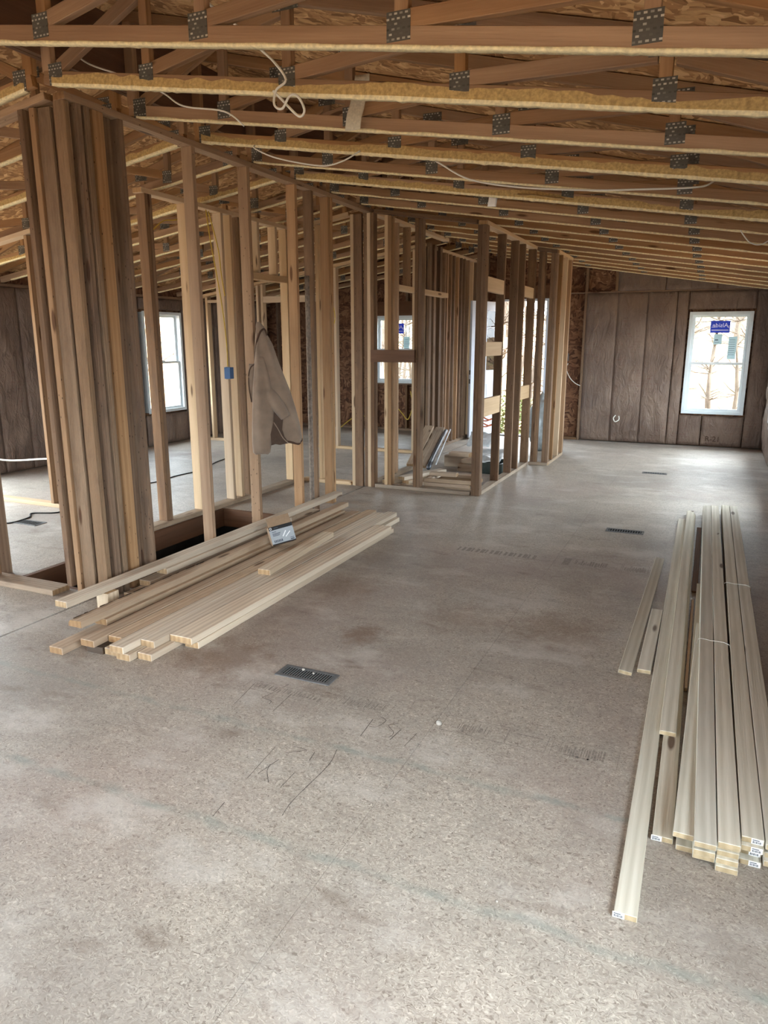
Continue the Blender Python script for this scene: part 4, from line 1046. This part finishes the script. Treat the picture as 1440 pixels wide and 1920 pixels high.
# ------------------------------------------------------------------ electrical
bb = empty('outlet_box', (-4.155, 5.72, 1.21)); tag(bb, 'blue plastic electrical box nailed to a pale stud', 'electrical box')
place('box', multibox([(-4.168, -4.105, 5.66, 5.718, 1.205, 1.31)], 'blue_box'), None, Matrix.Identity(4), bb)
place('mounting_nail', multibox([(-4.15, -4.146, 5.65, 5.72, 1.2, 1.204), (-4.15, -4.146, 5.65, 5.72, 1.311, 1.315)], 'pipe_steel'), None, Matrix.Identity(4), bb)
gp = tube('grey_pipe', [(-3.3, 5.735, 0.0), (-3.3, 5.735, 1.0), (-3.302, 5.735, 2.1)], .021, 'pipe_grey', None, 12, 3); tag(gp, 'dusty grey pipe standing against the long stud wall', 'pipe')
def cable(pts, r, mat, label, kind='cable', group=None, sides=8, smooth=7):
    o = tube('cable', pts, r, mat, None, sides, smooth); return tag(o, label, kind, group)
cable([(-2.42, 3.06, 3.18), (-2.26, 3.05, 3.05), (-2.1, 3.05, 2.93), (-1.98, 3.05, 2.82), (-1.9, 3.05, 2.75), (-1.84, 3.05, 2.67), (-1.885, 3.04, 2.63), (-1.89, 3.03, 2.57), (-1.85, 3.03, 2.55), (-1.815, 3.04, 2.6), (-1.78, 3.05, 2.595), (-1.755, 3.06, 2.54), (-1.785, 3.06, 2.52), (-1.86, 3.05, 2.59), (-1.9, 3.04, 2.63)], .0055, 'cable_white', 'white cable dropping through the trusses into a loop')
cable([(-3.30, 3.30, 3.05), (-3.20, 3.3, 2.99), (-3.04, 3.32, 2.93), (-2.91, 3.5, 2.88), (-2.76, 3.5, 2.79), (-2.51, 3.52, 2.74), (-2.44, 3.6, 2.68)], .0045, 'cable_white', 'thin white cable sagging between the second and third trusses')
cable([(-2.80, 4.24, 2.76), (-2.77, 4.2, 2.73), (-2.61, 4.2, 2.66), (-2.31, 4.2, 2.59), (-2.16, 4.2, 2.6), (-2.06, 4.25, 2.66)], .0045, 'cable_white', 'thin white cable sagging below the trusses right of the long wall')
cable([(-1.80, 4.72, 2.70), (-1.73, 4.75, 2.66), (-1.53, 4.75, 2.55), (-1.22, 4.75, 2.48), (-.8, 4.75, 2.43), (-.49, 4.75, 2.41), (-.18, 4.76, 2.40), (-.1, 4.8, 2.43)], .0055, 'cable_white', 'long white cable hanging under the trusses in mid room')
cable([(.08, 5.9, 2.30), (.1, 5.9, 2.27), (.15, 5.9, 2.215), (.22, 5.9, 2.20), (.3, 5.92, 2.25)], .004, 'cable_white', 'small pale cable loop under the trusses at the right edge')
# yellow cables around wall B
cable([(-4.16, 5.50, 2.66), (-4.15, 5.53, 2.4), (-4.15, 5.60, 2.1), (-4.15, 5.66, 1.8), (-4.155, 5.70, 1.5), (-4.15, 5.69, 1.32)], .005, 'cable_yellow', 'yellow cable running down a pale stud to the blue box')
cable([(-4.15, 5.52, 2.65), (-4.14, 5.62, 2.35), (-4.15, 5.66, 2.15), (-4.15, 5.70, 1.95)], .005, 'cable_yellow', 'second yellow cable looping beside the one to the blue box')
cable([(-4.3, 4.95, 2.42), (-4.3, 5.1, 2.52), (-4.29, 5.25, 2.55), (-4.28, 5.4, 2.60)], .005, 'cable_yellow', 'short yellow cable slanting behind the long wall near the ceiling')
cable([(-3.98, 7.3, 2.25), (-3.9, 7.3, 2.0), (-3.86, 7.3, 1.8), (-3.9, 7.3, 1.7), (-3.95, 7.3, 1.75), (-3.92, 7.3, 2.1)], .005, 'cable_yellow', 'yellow cable loop hanging left of the built up post')
cable([(-5.2, 11.80, .62), (-5.1, 11.78, .5), (-4.9, 11.75, .30), (-4.78, 11.7, .22), (-4.72, 11.75, .45), (-4.78, 11.8, .7)], .008, 'cable_yellow', 'yellow cable hanging below the smaller far window')
cable([(-6.1, 11.7, .02), (-5.9, 11.75, .18), (-5.7, 11.78, .25), (-5.55, 11.75, .12), (-5.4, 11.7, .01)], .008, 'cable_yellow', 'yellow cable slumped on the floor at the far wall')
cable([(-5.95, 5.75, .006), (-5.8, 5.9, .006), (-5.61, 6.22, .006), (-5.65, 6.63, .006), (-5.64, 7.07, .006), (-5.83, 7.64, .006), (-5.89, 7.96, .006)], .006, 'cable_black', 'black cord lying across the left room floor')
cable([(-5.7, 4.2, .006), (-5.48, 4.23, .006), (-5.49, 4.45, .006), (-5.6, 4.58, .006), (-5.43, 4.68, .006), (-5.40, 4.82, .006)], .006, 'cable_black', 'black cord curling beside the near left floor register')
cable([(-6.9, 5.0, .40), (-6.6, 5.2, .34), (-6.2, 5.35, .36), (-6.0, 5.4, .33)], .009, 'cable_white', 'thick white cable stretched across the near left room')
cable([(-7.55, 6.65, .42), (-7.45, 6.65, .40), (-7.42, 6.7, .34), (-7.5, 6.72, .38)], .008, 'cable_white', 'white cable ends poking from the left wall insulation')
cable([(-1.33, 11.80, .42), (-1.35, 11.74, .38), (-1.32, 11.72, .33), (-1.27, 11.75, .36), (-1.28, 11.8, .41)], .008, 'cable_white', 'white cable ends poking from the far wall insulation')
cable([(-2.12, 11.90, 1.2), (-2.13, 11.82, 1.12), (-2.06, 11.8, .98), (-1.98, 11.82, .9), (-1.90, 11.83, .86)], .006, 'cable_white', 'white cable hanging on the bare board beside the insulation')
ob = place('outlet_box', multibox([(-2.19, -2.12, YF + .02, YF + .085, 1.24, 1.36)], 'grille'), None, Matrix.Identity(4)); tag(ob, 'dark electrical box on the bare board of the far wall', 'electrical box')

# strap, torn flap and tag on the trusses
def sheet(name, quad, mat, label, cat, n=10, amp=.012, th=.0015):
    bm = bmesh.new(); a, b, c, d = [Vector(q) for q in quad]; grid = []
    nn = (b - a).cross(d - a).normalized()
    for j in range(n + 1):
        row = []
        for i in range(n + 1):
            u, v = i / n, j / n; p = (a * (1 - u) + b * u) * (1 - v) + (d * (1 - u) + c * u) * v
            row.append(bm.verts.new(p + nn * amp * (noise.noise(p * 14) + .6 * math.sin(v * 6)) - a))
        grid.append(row)
    for j in range(n):
        for i in range(n): bm.faces.new((grid[j][i], grid[j][i + 1], grid[j + 1][i + 1], grid[j + 1][i]))
    r = bmesh.ops.extrude_face_region(bm, geom=bm.faces[:])
    for v in r['geom']:
        if isinstance(v, bmesh.types.BMVert): v.co += nn * th
    bmesh.ops.recalc_face_normals(bm, faces=bm.faces)
    return tag(place(name, bm_mesh(bm, mat, True), None, Matrix.Translation(a)), label, cat)
sheet('webbing_strap', [(-1.80, 3.66, 2.86), (-1.72, 3.66, 2.86), (-1.76, 3.64, 2.60), (-1.85, 3.64, 2.60)], 'strap', 'white webbing strip hanging between the second and third trusses', 'strap')
sheet('paper_scrap', [(-1.40, 5.44, 2.565), (-1.06, 5.47, 2.51), (-1.10, 5.56, 2.535), (-1.38, 5.60, 2.60)], 'scrap_paper', 'torn manila paper stuck under the trusses in mid room', 'paper')
sheet('paper_tag', [(-1.73, 5.88, 2.66), (-1.66, 5.88, 2.655), (-1.67, 5.87, 2.57), (-1.74, 5.87, 2.575)], 'sticker_white', 'small white tag hanging from a truss in mid room', 'tag', 4, .003)

# ------------------------------------------------------------------ scrap in the closet
G3 = 'scrap wood piled in the closet'
for i, (x, y, l, w, z, a, lab) in enumerate((
    (-3.01, 7.40, .74, .12, .040, 1.25, 'pale offcut on top at the left of the closet scrap'), (-3.00, 7.37, .62, .14, .001, 1.30, 'offcut on the floor at the left of the closet scrap'),
    (-2.86, 7.45, .70, .10, .079, 1.2, 'upper pale offcut leaning over the closet front plate'), (-2.84, 7.42, .64, .12, .001, 1.28, 'lower offcut behind the closet front plate'),
    (-2.85, 7.43, .62, .10, .040, 1.28, 'middle offcut behind the closet front plate'))):
    o = board('offcut', x - l / 2 * math.cos(a), y - l / 2 * math.sin(a), x + l / 2 * math.cos(a), y + l / 2 * math.sin(a), w, z, .038, 'lumber', lab, G3)
k = 0
for y, z, l, lab in ((7.13, .001, .52, 'bottom front crosswise offcut by the closet corner'), (7.13, .041, .50, 'second front crosswise offcut by the closet corner'), (7.135, .082, .53, 'top front crosswise offcut by the closet corner'), (7.50, .001, .5, 'bottom rear crosswise offcut in the closet'), (7.50, .041, .52, 'middle rear crosswise offcut in the closet'), (7.50, .081, .50, 'top rear crosswise offcut in the closet'), (7.32, .122, .3, 'short crosswise offcut on the closet stack')):
    x0 = -2.72
    board('offcut', x0, y, x0 + l, y + .02, .038 if y < 7.2 else .089, z, .038, 'lumber_warm', lab, G3)
board('offcut', -2.68, 7.18, -2.68, 7.46, .06, .083, .035, 'lumber', 'small offcut bridging the crosswise closet boards', G3)
lean = [((-3.20, 7.95, .10), (-3.50, 9.35, .40), 'lumber_warm', 'upper plank leaning up to the left in the closet'), ((-3.06, 7.9, .10), (-3.36, 9.4, .38), 'plate_wood', 'grey plank leaning over the closet scrap')]
for p0, p1, m, lab in lean: tag(beam('scrap_plank', p0, p1, .12, .034, m, ydir=(1, .2, 0)), lab, 'plank', G3)
tag(tube('conduit', [(-2.945, 7.85, .10), (-3.05, 8.35, .19), (-3.24, 9.3, .36)], .026, 'pipe_dark', None, 12, 2), 'dark open ended pipe lying over the closet scrap', 'pipe')
tag(tube('conduit', [(-2.89, 7.95, .13), (-2.99, 8.4, .21), (-3.18, 9.3, .38)], .010, 'pipe_steel', None, 8, 2), 'thin bright conduit beside the dark pipe', 'pipe')
for i, (x, y, z, w, d, h, lab) in enumerate(((-2.86, 8.70, .001, .30, .22, .14, 'bottom square beam block in the closet'), (-2.80, 8.60, .142, .26, .14, .05, 'flat block on the square beam block'), (-2.62, 8.42, .001, .24, .20, .09, 'front beam block beside the green bin'), (-2.60, 8.45, .092, .22, .18, .05, 'thin block on the front beam block'))):
    tag(tb('beam_block', x - w / 2, x + w / 2, y - d / 2, y + d / 2, z, z + h, 'lumber_warm'), lab, 'block', G3)
bn = empty('storage_bin', (-2.32, 8.5, 0)); tag(bn, 'dark green bin with crumpled silver sheet in the closet', 'bin')
place('bin_shell', multibox([(-2.50, -2.18, 8.28, 8.30, 0, .13), (-2.50, -2.18, 8.66, 8.68, 0, .13), (-2.50, -2.48, 8.30, 8.66, 0, .13), (-2.20, -2.18, 8.30, 8.66, 0, .13), (-2.48, -2.2, 8.3, 8.66, 0, .01)], 'green_bin'), None, Matrix.Identity(4), bn)
sheet('silver_sheet', [(-2.52, 8.22, .145), (-2.2, 8.24, .15), (-2.2, 8.66, .26), (-2.56, 8.70, .24)], 'tarp', 'crumpled silver sheet lying over the green bin', 'sheet', 14, .03)
sheet('silver_sheet', [(-2.85, 9.0, .22), (-2.55, 9.0, .22), (-2.5, 9.3, .38), (-2.9, 9.35, .36)], 'tarp', 'pale crumpled sheet behind the closet blocks', 'sheet', 14, .03)
cable([(-2.62 + .09 * math.cos(a) * (1 + .1 * math.sin(3 * a)), 9.15 + .12 * math.sin(a), .45 + .012 * a + .03 * math.sin(2 * a)) for a in [i * .7 for i in range(20)]], .009, 'cable_orange', 'orange extension cord coiled on the closet scrap', 'cord', smooth=3)
# wrapped bundle beyond the closet
bm = bmesh.new(); bmesh.ops.create_icosphere(bm, subdivisions=4, radius=.5)
for v in bm.verts:
    k = 1 + .18 * noise.noise(v.co * 4) + .08 * noise.noise(v.co * 13); v.co = Vector((v.co.x * .42 * k, v.co.y * .5 * k, max(-.5, v.co.z * k) * .8))
pbag = place('plastic_bag', bm_mesh(bm, 'plastic', True), None, Matrix.Translation((-2.18, 10.5, .40))); tag(pbag, 'crumpled plastic wrapped bundle on the floor beyond the closet', 'bag')

# lettering on a batt
place('lettering', text_mesh('R-21', .11, 'trim_dark'), None, Matrix.Translation((.08, YF - .038, .12)) @ Matrix.Rotation(PI / 2, 4, 'X'), b21)

# ------------------------------------------------------------------ outdoors
def gz(x, y):
    r = max(0, y - (YF + 3.5)) * .16 + max(0, (XL - 4) - x) * .1
    return -.45 + min(r, 3.2) + .08 * noise.noise((x * .4, y * .4, 0))
bm = bmesh.new(); grid = []
for j in range(61):
    row = []
    for i in range(61):
        x = -45 + 75 * i / 60; y = -30 + 80 * j / 60; row.append(bm.verts.new((x, y, gz(x, y))))
    grid.append(row)
for j in range(60):
    for i in range(60): bm.faces.new((grid[j][i], grid[j][i + 1], grid[j + 1][i + 1], grid[j + 1][i]))
tag(place('ground', bm_mesh(bm, 'ground', True), None, Matrix.Identity(4)), 'leaf covered ground sloping up outside the house', 'ground', kind='structure')
def tree_mesh(seed):
    rd = random.Random(seed); bm = bmesh.new()
    H = rd.uniform(8, 11); pts = [Vector((.15 * math.sin(i * .7 + seed), .12 * math.cos(i + seed), H * i / 10)) for i in range(11)]
    add_tube(bm, pts, .085, 8, .02)
    for b in range(46):
        k = rd.uniform(.08, .95); p = pts[int(k * 10)].copy(); a = rd.uniform(0, 6.28); l = rd.uniform(.6, 1.5) * (1.2 - k)
        d = Vector((math.cos(a), math.sin(a), rd.uniform(.1, .8))).normalized(); q = p
        ps = [p]
        for s in range(4):
            d = (d + Vector((rd.uniform(-.3, .3), rd.uniform(-.3, .3), rd.uniform(-.2, .25)))).normalized(); q = q + d * l / 4; ps.append(q)
        add_tube(bm, ps, .03 * (1.2 - k), 5, .008, False)
        for s in range(8):
            p2 = ps[rd.randint(1, 4)]; d2 = (d + Vector((rd.uniform(-1, 1), rd.uniform(-1, 1), rd.uniform(-.6, .8)))).normalized()
            add_tube(bm, [p2, p2 + d2 * .3, p2 + d2 * .55 + Vector((rd.uniform(-.15, .15), rd.uniform(-.15, .15), .05))], .008, 4, .003, False)
    return bm_mesh(bm, 'bark', True)
TM = [tree_mesh(s) for s in (1, 2, 3)]
rd = random.Random(5); trees = []
for j in range(5):
    for i in range(7):
        trees.append((-12 + i * 3.2 + (1.5 if j % 2 else 0) + rd.uniform(-.2, .2), YF + 7.6 + j * 3.2 + rd.uniform(-.2, .2)))
for j in range(3): trees.append((XL - 5 - 3 * (j % 2), 7.5 + 3.0 * j))
for i, (x, y) in enumerate(trees):
    o = place('bare_tree', TM[i % 3], None, Matrix.Translation((x, y, gz(x, y) - .05)) @ Matrix.Rotation(rd.uniform(0, 6), 4, 'Z') @ Matrix.Diagonal((1, 1, rd.uniform(.9, 1.2), 1)))
    tag(o, 'slender bare grey tree in the woods outside the windows', 'tree', 'bare trees in the woods outside')
def sapling_mesh(seed):
    rd = random.Random(seed); bm = bmesh.new(); H = rd.uniform(4.5, 6)
    pts = [Vector((.06 * math.sin(i * 1.1 + seed), .06 * math.cos(i * 1.3 + seed), H * i / 10)) for i in range(11)]
    add_tube(bm, pts, .045, 6, .010)
    for b in range(60):
        p = pts[rd.randint(1, 9)].copy(); a = rd.uniform(0, 6.28); d = Vector((math.cos(a), math.sin(a), rd.uniform(-.1, 1.1))).normalized(); l = rd.uniform(.25, .5)
        q = p + d * l * .5 + Vector((0, 0, rd.uniform(-.05, .08))); e = q + (d + Vector((rd.uniform(-.6, .6), rd.uniform(-.6, .6), .1))).normalized() * l * .5
        add_tube(bm, [p, q, e], .013, 4, .006, False)
    return bm_mesh(bm, 'bark', True)
SM = [sapling_mesh(q) for q in (1, 2, 3)]
for j in range(3):
    for i in range(12):
        x = -8.2 + i * 1.02 + (.5 if j % 2 else 0) + rd.uniform(-.05, .05); y = YF + 3.3 + j * 1.0 + rd.uniform(-.05, .05)
        o = place('bare_sapling', SM[(i + j) % 3], None, Matrix.Translation((x, y, gz(x, y) - .05)) @ Matrix.Rotation(rd.uniform(0, 6), 4, 'Z'))
        tag(o, 'thin bare sapling at the edge of the woods outside', 'sapling', 'bare saplings outside the far wall')
def bush_mesh(seed):
    rd = random.Random(seed); bm = bmesh.new()
    for i in range(1500):
        d = Vector((rd.gauss(0, 1), rd.gauss(0, 1), rd.gauss(0, 1))).normalized() * rd.uniform(.35, 1) ** .6
        c = Vector((d.x * .9, d.y * .9, .95 + d.z * .95)); a = Vector((rd.gauss(0, 1), rd.gauss(0, 1), rd.gauss(0, 1))).normalized() * .06; b = a.cross(d).normalized() * .03
        bm.faces.new([bm.verts.new(c + v) for v in (-a, b, a, -b)])
    return bm_mesh(bm, 'leaf')
BSH = [bush_mesh(1), bush_mesh(2)]
for i, (x, y, s) in enumerate(((-4.75, 13.5, .55), (-3.35, 13.6, .62), (-6.3, 13.5, .6), (-7.9, 13.5, .6), (-.5, 13.5, .4), (-1.9, 13.5, .45))):
    o = place('leafy_shrub', BSH[i % 2], None, Matrix.Translation((x, y, gz(x, y) - .1)) @ Matrix.Diagonal((s, s, s, 1)))
    tag(o, 'olive green leafy shrub growing on the bank outside', 'shrub', 'shrubs on the bank outside')
